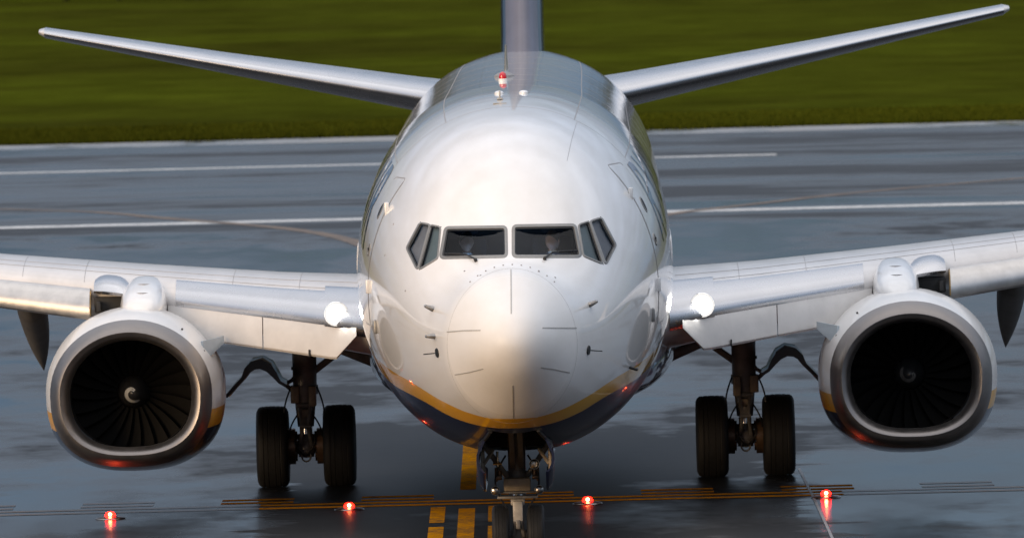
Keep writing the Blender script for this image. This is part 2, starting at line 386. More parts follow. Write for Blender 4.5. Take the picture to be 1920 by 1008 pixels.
def sheet(name, x0, x1, y0, y1, z, material, nx=1, ny=1):
    b = MB(); b.v = [(x0 + (x1 - x0) * i / nx, y0 + (y1 - y0) * j / ny, z) for j in range(ny + 1) for i in range(nx + 1)]
    b.f = [(j * (nx + 1) + i, j * (nx + 1) + i + 1, (j + 1) * (nx + 1) + i + 1, (j + 1) * (nx + 1) + i) for j in range(ny) for i in range(nx)]
    b.mi = [0] * len(b.f)
    return b.build(name, material, smooth=False)

def gmat():
    mt, n, l, b = nodes_of('grass_ground')
    t = n.new('ShaderNodeTexCoord'); P = t.outputs['Object']
    a = noise(n, l, P, .05, 5, .6, (.6, .35, 1)); c = noise(n, l, P, 6, 6, .7)
    r = n.new('ShaderNodeValToRGB'); r.color_ramp.elements[0].position = .35; r.color_ramp.elements[0].color = (.038, .041, .005, 1)
    r.color_ramp.elements[1].position = .65; r.color_ramp.elements[1].color = (.058, .070, .006, 1); l.new(a, r.inputs[0])
    vm = N(n, 'ShaderNodeVectorMath', operation='SCALE'); l.new(r.outputs[0], vm.inputs[0]); mid_ = noise(n, l, P, .45, 5, .65, (.5, .22, 1)); gm = N(n, 'ShaderNodeMath', operation='MULTIPLY'); l.new(mrange(n, l, c, .3, .7, .7, 1.2), gm.inputs[0]); l.new(mrange(n, l, mid_, .3, .7, .72, 1.25), gm.inputs[1]); l.new(gm.outputs[0], vm.inputs['Scale'])
    l.new(vm.outputs[0], b.inputs['Base Color']); b.inputs['Roughness'].default_value = .9; b.inputs['Specular IOR Level'].default_value = 0
    bp = n.new('ShaderNodeBump'); bp.inputs['Distance'].default_value = .08; l.new(c, bp.inputs['Height']); l.new(bp.outputs[0], b.inputs['Normal'])
    return mt
def blade_mat():
    mt, n, l, b = nodes_of('grass_blades')
    t = n.new('ShaderNodeTexCoord'); P = t.outputs['Object']
    a = noise(n, l, P, .045, 4, .5, (.3, .6, 1)); c = noise(n, l, P, .6, 4, .6, (.5, .3, 1))
    ad = N(n, 'ShaderNodeMath', operation='MULTIPLY_ADD', i_1=.35); l.new(c, ad.inputs[0]); l.new(a, ad.inputs[2])
    r = n.new('ShaderNodeValToRGB'); e = r.color_ramp.elements
    e[0].position = .50; e[0].color = (.044, .050, .005, 1); e[1].position = .85; e[1].color = (.076, .092, .008, 1); l.new(ad.outputs[0], r.inputs[0])
    l.new(r.outputs[0], b.inputs['Base Color']); b.inputs['Roughness'].default_value = .8; b.inputs['Specular IOR Level'].default_value = 0
    b.inputs['Subsurface Weight'].default_value = 0
    return mt
Y_GRASS = 309.0
ground = tag(sheet('ground', -4000, 4000, -3000, 9000, -.03, gmat(), 8, 8), kind='structure')
taxi = tag(sheet('taxiway', -260, 260, -60, 224, 0.0, M_ASPH), kind='structure')
rwy = tag(sheet('runway', -260, 260, 224, 303.0, 0.0, M_RWY), kind='structure')
edge = tag(sheet('runway_edge_strip', -260, 260, 303.0, Y_GRASS, .004, M_CONC), kind='structure')

def line_strip(name, pts, width, material, parent, z=.004):
    """flat marking along ground points, width measured on the ground"""
    pts = [Vector((p[0], p[1], 0)) for p in pts]; b = MB(); vs_ = []
    for i, p in enumerate(pts):
        t = (pts[min(i + 1, len(pts) - 1)] - pts[max(i - 1, 0)]).normalized(); s_ = Vector((-t.y, t.x, 0)) * width / 2
        vs_ += [(p.x - s_.x, p.y - s_.y, z), (p.x + s_.x, p.y + s_.y, z)]
    b.add(vs_, [(2 * i, 2 * i + 1, 2 * i + 3, 2 * i + 2) for i in range(len(pts) - 1)])
    return b.build(name, material, parent, smooth=False)

# runway side stripes (white), running across the view
line_strip('white_edge_line', [(-260, 231.2), (260, 231.2)], 1.7, M_WLINE, rwy)
pe = pix_ground(1450, 284)
line_strip('white_far_line', [(-260, 277.5), (pe.x, 277.5)], 1.3, M_WLINE, rwy)
def curve_px(pxs, n=14):
    P = [pix_ground(*p) for p in pxs]; o = []
    Q = [P[0] * 2 - P[1]] + P + [P[-1] * 2 - P[-2]]
    for i in range(len(P) - 1):
        for k in range(n):
            t = k / n; a, b_, c, d = Q[i:i + 4]
            o.append(.5 * ((2 * b_) + (c - a) * t + (2 * a - 5 * b_ + 4 * c - d) * t * t + (3 * b_ - a - 3 * c + d) * t ** 3))
    return o + [P[-1]]
line_strip('curved_lead_off_line', curve_px([(-260, 384), (0, 392), (180, 398), (330, 411), (530, 428), (660, 452), (760, 500)]), .42, M_YFADE, taxi, z=.008)
line_strip('curved_lead_off_line', curve_px([(1180, 420), (1260, 401), (1420, 382), (1600, 362), (1920, 334), (2300, 306)]), .42, M_YFADE, rwy, z=.008)
# hold-position marking: two solid lines near, two dashed lines beyond
YH = pix_ground(960, 942).y
for k, w in enumerate((0.0, .62)):
    ya = lambda x: YH + w - .02 + .12 * (x + 11.5) / 19
    for xa, xb, mm in ((-11.5, -3.25, M_YWET), (-3.25, 4.1, M_YLINE), (4.1, 11.5, M_YWET)): line_strip('solid_hold_line', [(xa, ya(xa)), (xb, ya(xb))], .30, mm, taxi)
for k in (2, 3):
    for i in range(-5, 7):
        x0 = pix_ground(679, 930).x + i * 1.78; x1 = x0 + .92
        line_strip('dashed_hold_line', [(x0, YH + .62 * k + .005 * (x0 + 3)), (x1, YH + .62 * k + .005 * (x1 + 3))], .30, M_YLINE if -1 <= i <= 3 else M_YWET, taxi)
xc = -.635
line_strip('taxiway_centreline', [(xc, 60), (xc, YH - .9)], .205, M_YLINE, taxi)
line_strip('taxiway_centreline', [(xc, YH + 2.95), (xc, 214)], .205, M_YLINE, taxi)
for sx in (-1, 1):
    y1 = pix_ground(824, 950).y
    for k in range(6):
        line_strip('centreline_dash', [(xc + sx * .36, y1 - 3.85 * k), (xc + sx * .36, y1 - 3.85 * k - 3.05)], .185, M_YLINE, taxi)
line_strip('pavement_joint', [pix_ground(1498, 878), pix_ground(1530, 942), pix_ground(1562, 1012)], .035, M_JOINT, taxi, z=.008)

# grass blades beyond the runway: nobody could count them
def grass(name, n, y0, y1, hx, h0, h1, seed):
    g = np.random.default_rng(seed)
    u = g.random(n) ** 2.2; y = 1 / (1 / y0 + (1 / y1 - 1 / y0) * u)           # denser near the edge
    x = (g.random(n) * 2 - 1) * hx(y)
    h = h0 + (h1 - h0) * g.random(n) ** 1.5; w = .02 + .03 * g.random(n); a = g.random(n) * math.pi
    ln = (g.random((n, 2)) - .5) * .16
    ne = n // 14; cl_ = .5 + .5 * np.sin(x[:ne] * 1.3) * np.sin(x[:ne] * .37 + 1); y[:ne] = y0 + (g.random(ne) ** 1.5) * 2.2 - .35 * g.random(ne); h[:ne] = .05 + .26 * g.random(ne) * (.35 + .65 * cl_)
    v = np.empty((n, 3, 3), dtype=np.float32)
    v[:, 0, 0] = x - w * np.cos(a); v[:, 0, 1] = y - w * np.sin(a); v[:, 0, 2] = -.04
    v[:, 1, 0] = x + w * np.cos(a); v[:, 1, 1] = y + w * np.sin(a); v[:, 1, 2] = -.04
    v[:, 2, 0] = x + ln[:, 0]; v[:, 2, 1] = y + ln[:, 1]; v[:, 2, 2] = h
    me = bpy.data.meshes.new(name); me.vertices.add(3 * n); me.vertices.foreach_set('co', v.ravel())
    me.loops.add(3 * n); me.loops.foreach_set('vertex_index', np.arange(3 * n, dtype=np.int32))
    me.polygons.add(n); me.polygons.foreach_set('loop_start', np.arange(0, 3 * n, 3, dtype=np.int32))
    me.update(calc_edges=True); me.materials.append(MATS['grass_blades'])
    o = bpy.data.objects.new(name, me); COL.objects.link(o); return o
blade_mat()
tag(grass('grass', 200000, Y_GRASS - .1, 330, lambda y: 28 + (y - 309) * .09, .04, .13, 3), 'olive green grass field beyond the wet runway', 'grass', kind='stuff')

# far wood beyond the field: it stands just above the picture and is mirrored in the fuselage and the wet pavement
def far_wood():
    g = np.random.default_rng(11); V = []; n_tree = 260
    for k in range(n_tree):
        cx, cy = (g.random() * 2 - 1) * 300, 735 + g.random() * 70; H = 9 + 8 * g.random(); W = 2.6 + 2.4 * g.random(); m_ = 170
        d = g.normal(size=(m_, 3)); d /= np.linalg.norm(d, axis=1)[:, None]; d *= (.55 + .45 * g.random((m_, 1)))
        c = np.array([cx, cy, H * .55]) + d * np.array([W, W, H * .45])
        a = g.normal(size=(m_, 3)) * .75; b_ = g.normal(size=(m_, 3)) * .75
        V.append(np.stack([c, c + a, c + b_], 1))
        for r in range(2):
            q = r * 1.57; w_ = .22; V.append(np.array([[[cx - w_ * math.cos(q), cy - w_ * math.sin(q), -.1], [cx + w_ * math.cos(q), cy + w_ * math.sin(q), -.1], [cx, cy, H * .8]]]))
    v = np.concatenate(V).astype(np.float32); n = len(v)
    me = bpy.data.meshes.new('far_wood'); me.vertices.add(3 * n); me.vertices.foreach_set('co', v.ravel())
    me.loops.add(3 * n); me.loops.foreach_set('vertex_index', np.arange(3 * n, dtype=np.int32))
    me.polygons.add(n); me.polygons.foreach_set('loop_start', np.arange(0, 3 * n, 3, dtype=np.int32)); me.update(calc_edges=True)
    me.materials.append(mat('far_wood_foliage', (.035, .045, .012), .8, var=.5, scale=.25, spec=.1))
    o = bpy.data.objects.new('far_wood', me); COL.objects.link(o); return o
tag(far_wood(), 'dark far-off wood beyond the grass field', 'wood', kind='stuff')

# ------------------------------------------------------------------ the airliner
D0 = 107.7
plane = empty('airliner', (-.031, D0, 0)); plane.rotation_euler = (0, 0, -R(.46))
tag(plane, 'white twin-engine airliner with yellow and navy belly taxiing towards the viewer', 'airplane')
PM = Matrix.Translation(plane.location) @ Matrix.Rotation(-R(.46), 4, 'Z'); PI_ = PM.inverted()
LC = PI_ @ CAM
def loc_dir(px, py): return (PI_.to_3x3() @ pix_dir(px, py)).normalized()
def at(px, py, s):
    """local point where the sight line through a pixel crosses the station y = s"""
    d = loc_dir(px, py); return LC + d * ((s - LC.y) / d.y)
def to_px(p):
    q = PM @ Vector(p) - CAM; k = FPX / q.dot(LOOK); return 960 + q.dot(RGT) * k, 504 - q.dot(UPR) * k

# stations: s, crown z, keel z, half width, z of the widest point
ST = [(0, 2.70, 2.70, 0, 2.70), (.05, 2.865, 2.545, .165, 2.70), (.15, 2.985, 2.41, .285, 2.70), (.35, 3.12, 2.245, .43, 2.69), (.7, 3.285, 2.03, .585, 2.68), (1.1, 3.425, 1.83, .735, 2.68),
      (1.6, 3.545, 1.66, .91, 2.70), (2.0, 3.70, 1.55, 1.045, 2.74), (2.5, 3.985, 1.445, 1.195, 2.81), (3.2, 4.40, 1.345, 1.37, 2.91), (4.2, 4.78, 1.265, 1.56, 3.02), (5.2, 5.01, 1.235, 1.695, 3.10),
      (6.5, 5.17, 1.22, 1.805, 3.16), (8.0, 5.26, 1.22, 1.865, 3.20), (9.5, 5.295, 1.22, 1.88, 3.21), (14, 5.32, 1.24, 1.88, 3.24), (20, 5.345, 1.28, 1.88, 3.28), (25.5, 5.375, 1.34, 1.88, 3.32),
      (28, 5.39, 1.55, 1.86, 3.42), (31, 5.40, 2.15, 1.68, 3.68), (34, 5.38, 2.95, 1.10, 4.15), (36.5, 5.24, 3.65, .66, 4.45), (38.0, 5.02, 4.15, .32, 4.6)]
_u = np.sqrt([r[0] for r in ST])
def natural_spline(x, y):
    n = len(x); h = np.diff(x); A = np.zeros((n, n)); r = np.zeros(n); A[0, 0] = A[-1, -1] = 1
    for i in range(1, n - 1):
        A[i, i - 1] = h[i - 1]; A[i, i] = 2 * (h[i - 1] + h[i]); A[i, i + 1] = h[i]; r[i] = 6 * ((y[i + 1] - y[i]) / h[i] - (y[i] - y[i - 1]) / h[i - 1])
    mm = np.linalg.solve(A, r)
    def f(t):
        i = int(np.clip(np.searchsorted(x, t) - 1, 0, n - 2)); hh = h[i]; a = (x[i + 1] - t) / hh; b = (t - x[i]) / hh
        return a * y[i] + b * y[i + 1] + ((a ** 3 - a) * mm[i] + (b ** 3 - b) * mm[i + 1]) * hh * hh / 6
    return f
_sp = [natural_spline(_u, np.array([r[k] for r in ST])) for k in (1, 2, 3, 4)]
_cache = {}
def sect(s):
    if s not in _cache:
        u = math.sqrt(max(s, 0)); _cache[s] = tuple(float(f(u)) for f in _sp)
    return _cache[s]
def fus(s, th):
    """th measured from the crown, positive to image right"""
    zt, zb, w, zm = sect(s); c = math.cos(th); sn = math.sin(th)
    if c > 0:
        e = 2 / (2 + .22 * min(max((s - 5) / 7, 0), 1)); return Vector((w * math.copysign(abs(sn) ** e, sn), s, zm + (zt - zm) * c ** e))
    e = 2 / (2 + .28 * min(max((s - .6) / 3.6, 0), 1))
    return Vector((w * math.copysign(abs(sn) ** e, sn), s, zm - (zm - zb) * abs(c) ** e))
def fus_z(s, z, side):
    zt, zb, w, zm = sect(s); q = (z - zm) / ((zt - zm) if z > zm else (zm - zb)); q = max(-1, min(1, q)); q = math.copysign(abs(q) ** ((2 + (.22 * min(max((s - 5) / 7, 0), 1) if q > 0 else .28 * min(max((s - .6) / 3.6, 0), 1))) / 2), q)
    return fus(s, side * math.acos(q))

srows = [0.0] + [1.55 * (k / 46) ** 2 for k in range(1, 47)] + list(np.linspace(1.55, 3.9, 98)[1:]) + list(np.linspace(3.9, 9, 56)[1:]) + list(np.linspace(9, 38, 60)[1:])
NT = 336
fb = MB(); tip = fus(0, 0)
fb.v = [tuple(tip)]
for s in srows[1:]:
    for j in range(NT): fb.v.append(tuple(fus(s, 2 * math.pi * j / NT)))
fb.f = [(0, 1 + (j + 1) % NT, 1 + j) for j in range(NT)]
for i in range(len(srows) - 2):
    for j in range(NT):
        a, b_ = 1 + i * NT + j, 1 + i * NT + (j + 1) % NT
        fb.f.append((a, b_, b_ + NT, a + NT))
BVH = BVHTree.FromPolygons([Vector(v) for v in fb.v], fb.f)
def hit(px, py):
    p, n, i, d = BVH.ray_cast(LC, loc_dir(px, py))
    if p is None: return None, None
    if n.dot(loc_dir(px, py)) > 0: n = -n
    return p, n

M_FUS = livery('fuselage_livery', [(0, 1.81), (1.15, 1.81), (1.4, 1.856), (1.9, 1.985), (2.75, 2.15), (3.6, 2.225), (5.4, 2.325), (9, 2.42), (39, 2.9)],
               [(0, 1.68), (1.5, 1.682), (1.76, 1.725), (2.1, 1.805), (2.75, 1.95), (4.2, 2.055), (5.4, 2.12), (9, 2.2), (39, 2.6)], 40.0, wav=.0013)

# window outlines in the photograph's pixels: (name, corners, frame width px, glass)
def zz(p): return (660 + p[0] / 2.965, 360 + p[1] / 2.965)
WIN = [('windscreen', [zz(p) for p in ((527, 206), (848, 201), (851, 350), (500, 357))], 6.8, 0),
       ('windscreen', [zz(p) for p in ((905, 196), (1233, 191), (1264, 350), (905, 350))], 6.8, 0),
       ('side_window', [zz(p) for p in ((439, 186), (489, 197), (473, 366), (374, 426))], 3.4, 1),
       ('side_window', [zz(p) for p in ((380, 175), (430, 184), (363, 424), (308, 312))], 3.8, 2),
       ('side_window', [zz(p) for p in ((1262, 184), (1316, 167), (1391, 394), (1289, 352))], 3.4, 1),
       ('side_window', [zz(p) for p in ((1327, 165), (1383, 147), (1462, 296), (1411, 396))], 3.8, 2)]
def offset_poly(P, d):
    A = sum(P[i][0] * P[(i + 1) % len(P)][1] - P[(i + 1) % len(P)][0] * P[i][1] for i in range(len(P)))
    sg = 1 if A > 0 else -1; o = []
    for i in range(len(P)):
        p0, p1, p2 = P[i - 1], P[i], P[(i + 1) % len(P)]
        def nr(a, b):
            dx, dy = b[0] - a[0], b[1] - a[1]; L = math.hypot(dx, dy); return (sg * dy / L, -sg * dx / L)
        n1, n2 = nr(p0, p1), nr(p1, p2); k = 1 + n1[0] * n2[0] + n1[1] * n2[1]; k = max(k, .45)
        o.append((p1[0] + d * (n1[0] + n2[0]) / k, p1[1] + d * (n1[1] + n2[1]) / k))
    return o
def inside(p, P):
    c = False
    for i in range(len(P)):
        (x1, y1), (x2, y2) = P[i - 1], P[i]
        if (y1 > p[1]) != (y2 > p[1]) and p[0] < (x2 - x1) * (p[1] - y1) / (y2 - y1) + x1: c = not c
    return c
grown = [offset_poly(w[1], 2.4 if w[3] == 0 else 1.6) for w in WIN]
pxv = {}
def vpx(i):
    if i not in pxv: pxv[i] = to_px(fb.v[i])
    return pxv[i]
keep = []
for f in fb.f:
    y = fb.v[f[0]][1]; z = fb.v[f[0]][2]
    if 1.5 < y < 3.9 and z > 3.2 and any(inside((sum(vpx(i)[0] for i in f) / len(f), sum(vpx(i)[1] for i in f) / len(f)), g) for g in grown): continue
    if 1.72 < y < 4.85 and z < 1.75 and all(abs(fb.v[i][0]) < min(.40, .26 + (y - 1.72) * .16) for i in f): continue      # nose wheel bay
    keep.append(f)
fb.f = keep; fb.mi = [0] * len(keep)
fuselage = fb.build('fuselage', M_FUS, plane, angle=60)

def resample(P, step, closed):
    o = []; n = len(P)
    for i in range(n if closed else n - 1):
        a, b_ = P[i], P[(i + 1) % n]; k = max(1, int(math.dist(a, b_) / step))
        o += [(a[0] + (b_[0] - a[0]) * t / k, a[1] + (b_[1] - a[1]) * t / k) for t in range(k)]
    if not closed: o.append(P[-1])
    return o
def rounded(P, r, n=4):
    o = []
    for i in range(len(P)):
        p0, p, p2 = [Vector(P[k % len(P)]) for k in (i - 1, i, i + 1)]
        a = p + (p0 - p).normalized() * r; b_ = p + (p2 - p).normalized() * r
        for k in range(n + 1):
            t = k / n; o.append(tuple((1 - t) ** 2 * a + 2 * t * (1 - t) * p + t * t * b_))
    return o
for wi, (nm, P, fw, gl) in enumerate(WIN):
    inner = resample(rounded(P, 4.5), 5, True)
    outer = [None] * len(inner)
    bigP = rounded(offset_poly(P, fw), 7)
    cx, cy = sum(p[0] for p in P) / 4, sum(p[1] for p in P) / 4
    # march outward from each inner point to the outer outline
    off = offset_poly(inner, fw)
    rings = [[], [], [], []]
    lift = .004 + .0012 * wi
    for p, q in zip(inner, off):
        hq, nq = hit(*q); hp, np_ = hit(*p); hm, nm_ = hit((p[0] * .3 + q[0] * .7), (p[1] * .3 + q[1] * .7))
        rings[0].append(hq - nq * .004); rings[1].append(hm + nm_ * lift); rings[2].append(hp + np_ * lift); rings[3].append(hp - np_ * .022)
    g = MB(); pane = []
    c4 = []
    for p in P:
        h, n_ = hit(*p); c4.append(h - n_ * .012)
    K = 6
    pts = [[(c4[0] * (1 - u) + c4[1] * u) * (1 - v) + (c4[3] * (1 - u) + c4[2] * u) * v for u in [k / K for k in range(K + 1)]] for v in [k / K for k in range(K + 1)]]
    g.loft(pts, False, False)
    w = g.build(nm, (M_GLASS, M_GLASS2, M_GLASS2)[gl], fuselage, front=(0, -1, .5))
    fr = MB(); rings_c = [r + [r[0]] for r in rings]; fr.loft(rings_c, False, False)
    # rivet row along the top of the frame
    fr.build('frame', M_FRAME, fuselage)
    sl = MB(); ins = [p for p in inner]; off2 = offset_poly(inner, -2.0)
    r1 = []; r2 = []
    for p, q in zip(inner, off2):
        hp, np_ = hit(*p); hq, nq = hit(*q); r1.append(hp - np_ * .004); r2.append(hq - nq * .008)
    sl.loft([r1 + [r1[0]], r2 + [r2[0]]], False, False); sl.build('window_seal', M_BLACK, fuselage)
    if gl:
        sh = MB(); sh.loft([[p + Vector((0, .03, -.0)) + Vector((-p.x * .02, 0, 0)) for p in row] for row in pts], False, False)
        sh.build('window_shade_or_reflection', M_SIDEFILM if gl == 2 else mat('side_window_reflection_tint', (.13, .165, .175), .4, var=.1), fuselage)  # beside the windscreen: added sheet coloured as a glass reflection; outermost: window shade

def surf_strip(name, pxs, width, height, material, parent, step=7, closed=False):
    P = resample(pxs, step, closed)
    H = [hit(*p) for p in P]; H = [h for h in H if h[0] is not None]
    if closed: H.append(H[0])
    return strip3(name, H, width, height, material, parent)
def strip3(name, H, width, height, material, parent):
    b = MB(); rows = []
    for i, (p, n) in enumerate(H):
        t = H[min(i + 1, len(H) - 1)][0] - H[max(i - 1, 0)][0]; t.normalize(); s_ = t.cross(n).normalized() * width / 2
        rows.append([p - s_ - n * .003, p - s_ + n * height, p + s_ + n * height, p + s_ - n * .003])
    b.loft(rows, True, True)
    return b.build(name, material, parent)
# radome seam and lightning diverter strips
cxr, cyr = 960.5, 648
seam = [(cxr + 122 * math.sin(a), cyr - 145 * math.cos(a)) for a in [2 * math.pi * k / 80 for k in range(81)]]
surf_strip('radome_seam', seam, .0045, .0012, mat('radome_seam_grey', (.36, .35, .34), .6), fuselage, step=6)
for P in ([(958, 505), (958.5, 588)], [(838, 622), (868, 619.5), (901, 619)], [(1017, 614.5), (1050, 614.5), (1081, 614.5)], [(853, 702), (880, 697.5), (906, 691)],
          [(1014, 688.5), (1040, 692), (1068, 698)], [(961.5, 722), (962.5, 783)]):
    surf_strip('diverter_strip', P, .012, .004, M_STRIP, fuselage)
for k in range(11):
    a = R(-38 + 7.6 * k); h, n = hit(cxr + 128 * math.sin(a), cyr - 152 * math.cos(a))
    b = MB(); b.sphere(h, .010, 5); b.build('fastener', M_SEAM, fuselage)
# panel joints on the nose and forward body, in body stations
def station_seam(name, s, th0, th1, width=.006, mat_=None):
    H = []
    for k in range(61):
        th = th0 + (th1 - th0) * k / 60; p = fus(s, th); q = fus(s + .02, th); r = fus(s, th + .01); n = (q - p).cross(r - p).normalized()
        if n.dot(p - Vector((0, s + 1.0, 3.0))) < 0: n = -n
        H.append((p, n))
    return strip3(name, H, width, .001, mat_ or M_SEAM, fuselage)
for s in (6.45, 8.9, 11.6, 14.4, 17.2, 20.4, 23.6, 27.0): station_seam('skin_joint', s, -1.25, 1.25, .005 if s < 5 else .010)
def long_seam(name, th, s0, s1, width=.008):
    H = []
    for k in range(60):
        s = s0 + (s1 - s0) * k / 59; p = fus(s, th); q = fus(s + .02, th); r = fus(s, th + .01); n = (q - p).cross(r - p).normalized()
        if n.dot(p - Vector((0, s + 1.0, 3.0))) < 0: n = -n
        H.append((p, n))
    return strip3(name, H, width, .001, M_SEAM, fuselage)
for th in (.42, -.42, .82, -.82): long_seam('lap_joint', th, 6.45, 30, .012)
long_seam('lap_joint', .44, 4.1, 6.4, .005)

# forward doors: outline seams, handle, small window
def surf_n(s, z, side):
    p = fus_z(s, z, side); q = fus_z(s + .03, z, side); r = fus_z(s, z - .03, side); n = (q - p).cross(r - p).normalized()
    if n.x * side < 0: n = -n
    return p, n
for side, s0, s1, z0, z1 in ((1, 5.0, 5.86, 2.66, 4.50), (-1, 4.98, 5.74, 2.72, 4.40)):
    o = [(s0, z0), (s1, z0), (s1, z1), (s0, z1)]
    pl = resample(rounded(o, .12, 5), .06, True)
    door = strip3('door_outline', [surf_n(a, b_, side) for a, b_ in pl + [pl[0]]], .012, .0015, M_SEAM, fuselage)
    # proud door skin inside the outline
    b = MB(); rows = []
    for i in range(9):
        s = s0 + .03 + (s1 - s0 - .06) * i / 8; row = []
        for k in range(25):
            z = z0 + .03 + (z1 - z0 - .06) * k / 24; p, n = surf_n(s, z, side); row.append(p + n * .004)
        rows.append(row)
    b.loft(rows, False, False); dr = b.build('door', M_WHITE, plane); door.parent = dr
    b = MB(); p, n = surf_n(s0 + .30, 3.62 if side > 0 else 3.58, side)
    b.lathe([(.075, -.005), (.075, .012), (.055, .014), (.05, .002), (.0, .002)], p, n, 20); b.build('handle_recess', M_FRAME, dr)
    b = MB(); b.bar(p + n * .012 + Vector((0, -.05, .02)), p + n * .012 + Vector((0, .05, -.03)), .02, .016); b.build('door_handle', M_BLACK, dr)
    b = MB(); p, n = surf_n((s0 + s1) / 2, 4.02, side); b.lathe([(.10, .0), (.10, .008), (.08, .01)], p, n, 24); b.build('door_window_ring', M_FRAME, dr)
    b = MB(); b.lathe([(.08, .006), (.001, .006)], p, n, 24); b.build('door_window', M_BLACK, dr)
    for z in (z0 + .45, z1 - .35):
        p, n = surf_n(s0 - .05, z, side); b = MB(); b.box(p + n * .01, (.05, .07, .16), bev=.012); b.build('hinge', M_WHITE, dr)

# titles along both sides above the cabin windows
def titles(side):
    cu = bpy.data.curves.new('lettering', 'FONT'); cu.body = 'RYANAIR'; cu.size = 1.42; cu.resolution_u = 6; cu.space_character = 1.05
    ob = bpy.data.objects.new('lettering', cu); COL.objects.link(ob)
    dg = bpy.context.evaluated_depsgraph_get(); me = bpy.data.meshes.new_from_object(ob.evaluated_get(dg))
    bpy.data.objects.remove(ob)
    bm = bmesh.new(); bm.from_mesh(me)
    for k in range(1, 14):
        y = k * .08; bmesh.ops.bisect_plane(bm, geom=bm.verts[:] + bm.edges[:] + bm.faces[:], plane_co=(0, y, 0), plane_no=(0, 1, 0))
    W = max(v.co.x for v in bm.verts); s0 = 6.05
    for v in bm.verts:
        s = s0 + (v.co.x * 1.1 if side > 0 else (W - v.co.x) * 1.1)
        zt, zb, w_, zm = sect(s)
        th = 1.37 - v.co.y / 1.88
        p = fus(s, side * th); q = fus(s, side * (th - .01)); n = Vector((p.x, 0, p.z - zm)).normalized(); v.co = p + n * .004
    bm.to_mesh(me); bm.free(); me.materials.append(mat('navy_lettering', (.03, .035, .11), .3, coat=1, var=.1))
    o = bpy.data.objects.new('lettering', me); COL.objects.link(o); o.parent = fuselage
titles(-1); titles(1)
# cabin windows along both sides
for side in (-1, 1):
    p, n = surf_n(12.0, 3.36, side); u = Vector((0, 1, 0)); w_ = n.cross(u).normalized(); b = MB()
    def ring(sy, sz, h): return [n * (h - (sz * math.sin(a)) ** 2 / 3.9) + u * (sy * math.copysign(abs(math.cos(a)) ** .7, math.cos(a))) + w_ * (sz * math.copysign(abs(math.sin(a)) ** .7, math.sin(a))) for a in [2 * math.pi * k / 20 for k in range(20)]]
    b.loft([ring(.135, .195, -.004), ring(.13, .19, .003), ring(.115, .172, .003)], True, False, 0); b.loft([ring(.115, .172, .003), ring(.06, .09, .003), ring(.001, .001, .003)], True, False, 1)
    first = b.build('cabin_window', [M_WHITE, M_BLACK], fuselage)
    for k in range(37):
        s_ = 7.9 + .508 * k; q = fus_z(s_, 3.36, side)
        o = first if k == 0 else first.copy()
        if k: COL.objects.link(o)
        o.location = q

# probes, vanes, lights on the nose
def frame_at(px, py):
    p, n = hit(px, py); return p, n
def pitot(px, py, side):
    p, n = frame_at(px, py); b = MB(); a = p + n * .10 + Vector((0, -.02, 0))
    b.tube([p - n * .01, p + n * .05, a], [.035, .026, .018], 10); b.tube([a + Vector((0, .05, 0)), a + Vector((0, -.16, 0))], [.016, .010], 10)
    b.build('pitot_probe', M_STEEL, fuselage)
pitot(812, 579, -1); pitot(815, 630, -1); pitot(1105, 571, 1)
for px, py, side in ((820, 661, -1), (1103, 656, 1)):
    p, n = frame_at(px, py); b = MB()
    b.lathe([(.001, .014), (.05, .012), (.055, 0)], p, n, 20); v = Vector((side * .12, -.02, .0))
    b.bar(p + n * .03, p + n * .03 + Vector((-side * -.0, -.02, -.0)) + Vector((side * .13, 0, -.01)), .02, .012)
    b.build('angle_of_attack_vane', M_BLACK, fuselage)
p, n = frame_at(1180, 688); b = MB(); b.tube([p, p + n * .09, p + n * .09 + Vector((0, .1, 0))], [.018, .016, .02], 10); b.build('temperature_probe', M_BLACK, fuselage)
for px, py in ((705, 612), (1224, 590)):
    p, n = frame_at(px, py); b = MB(); b.box(p, (.05, .16, .16), bev=.02); b.build('static_port_plate', M_FRAME, fuselage)
for px, py in ((722, 478), (760, 545), (1190, 372), (738, 420), (871, 508), (901, 516), (1010, 509), (1041, 520)):
    p, n = frame_at(px, py); b = MB(); b.lathe([(.012, 0), (.011, .004), (.0005, .004)], p, n, 10); b.build('drain_port', M_SEAM, fuselage)

# wipers: parked along the lower edge of each windscreen
for piv, end, mid in ((zz((690, 384)), zz((520, 353)), zz((640, 356))), (zz((1070, 374)), zz((1248, 336)), zz((1110, 345)))):
    b = MB(); P = []
    for q in (piv, mid, end):
        p, n = hit(*q); P.append(p + n * .028)
    b.tube([P[0], P[1], P[2]], [.011, .009, .006], 8); b.bar(P[1] * .75 + P[2] * .25, P[2], .016, .022)
    p, n = hit(*piv); b.lathe([(.02, -.01), (.02, .03), (.001, .034)], p, n, 12); b.build('wiper', M_BLACK, fuselage)

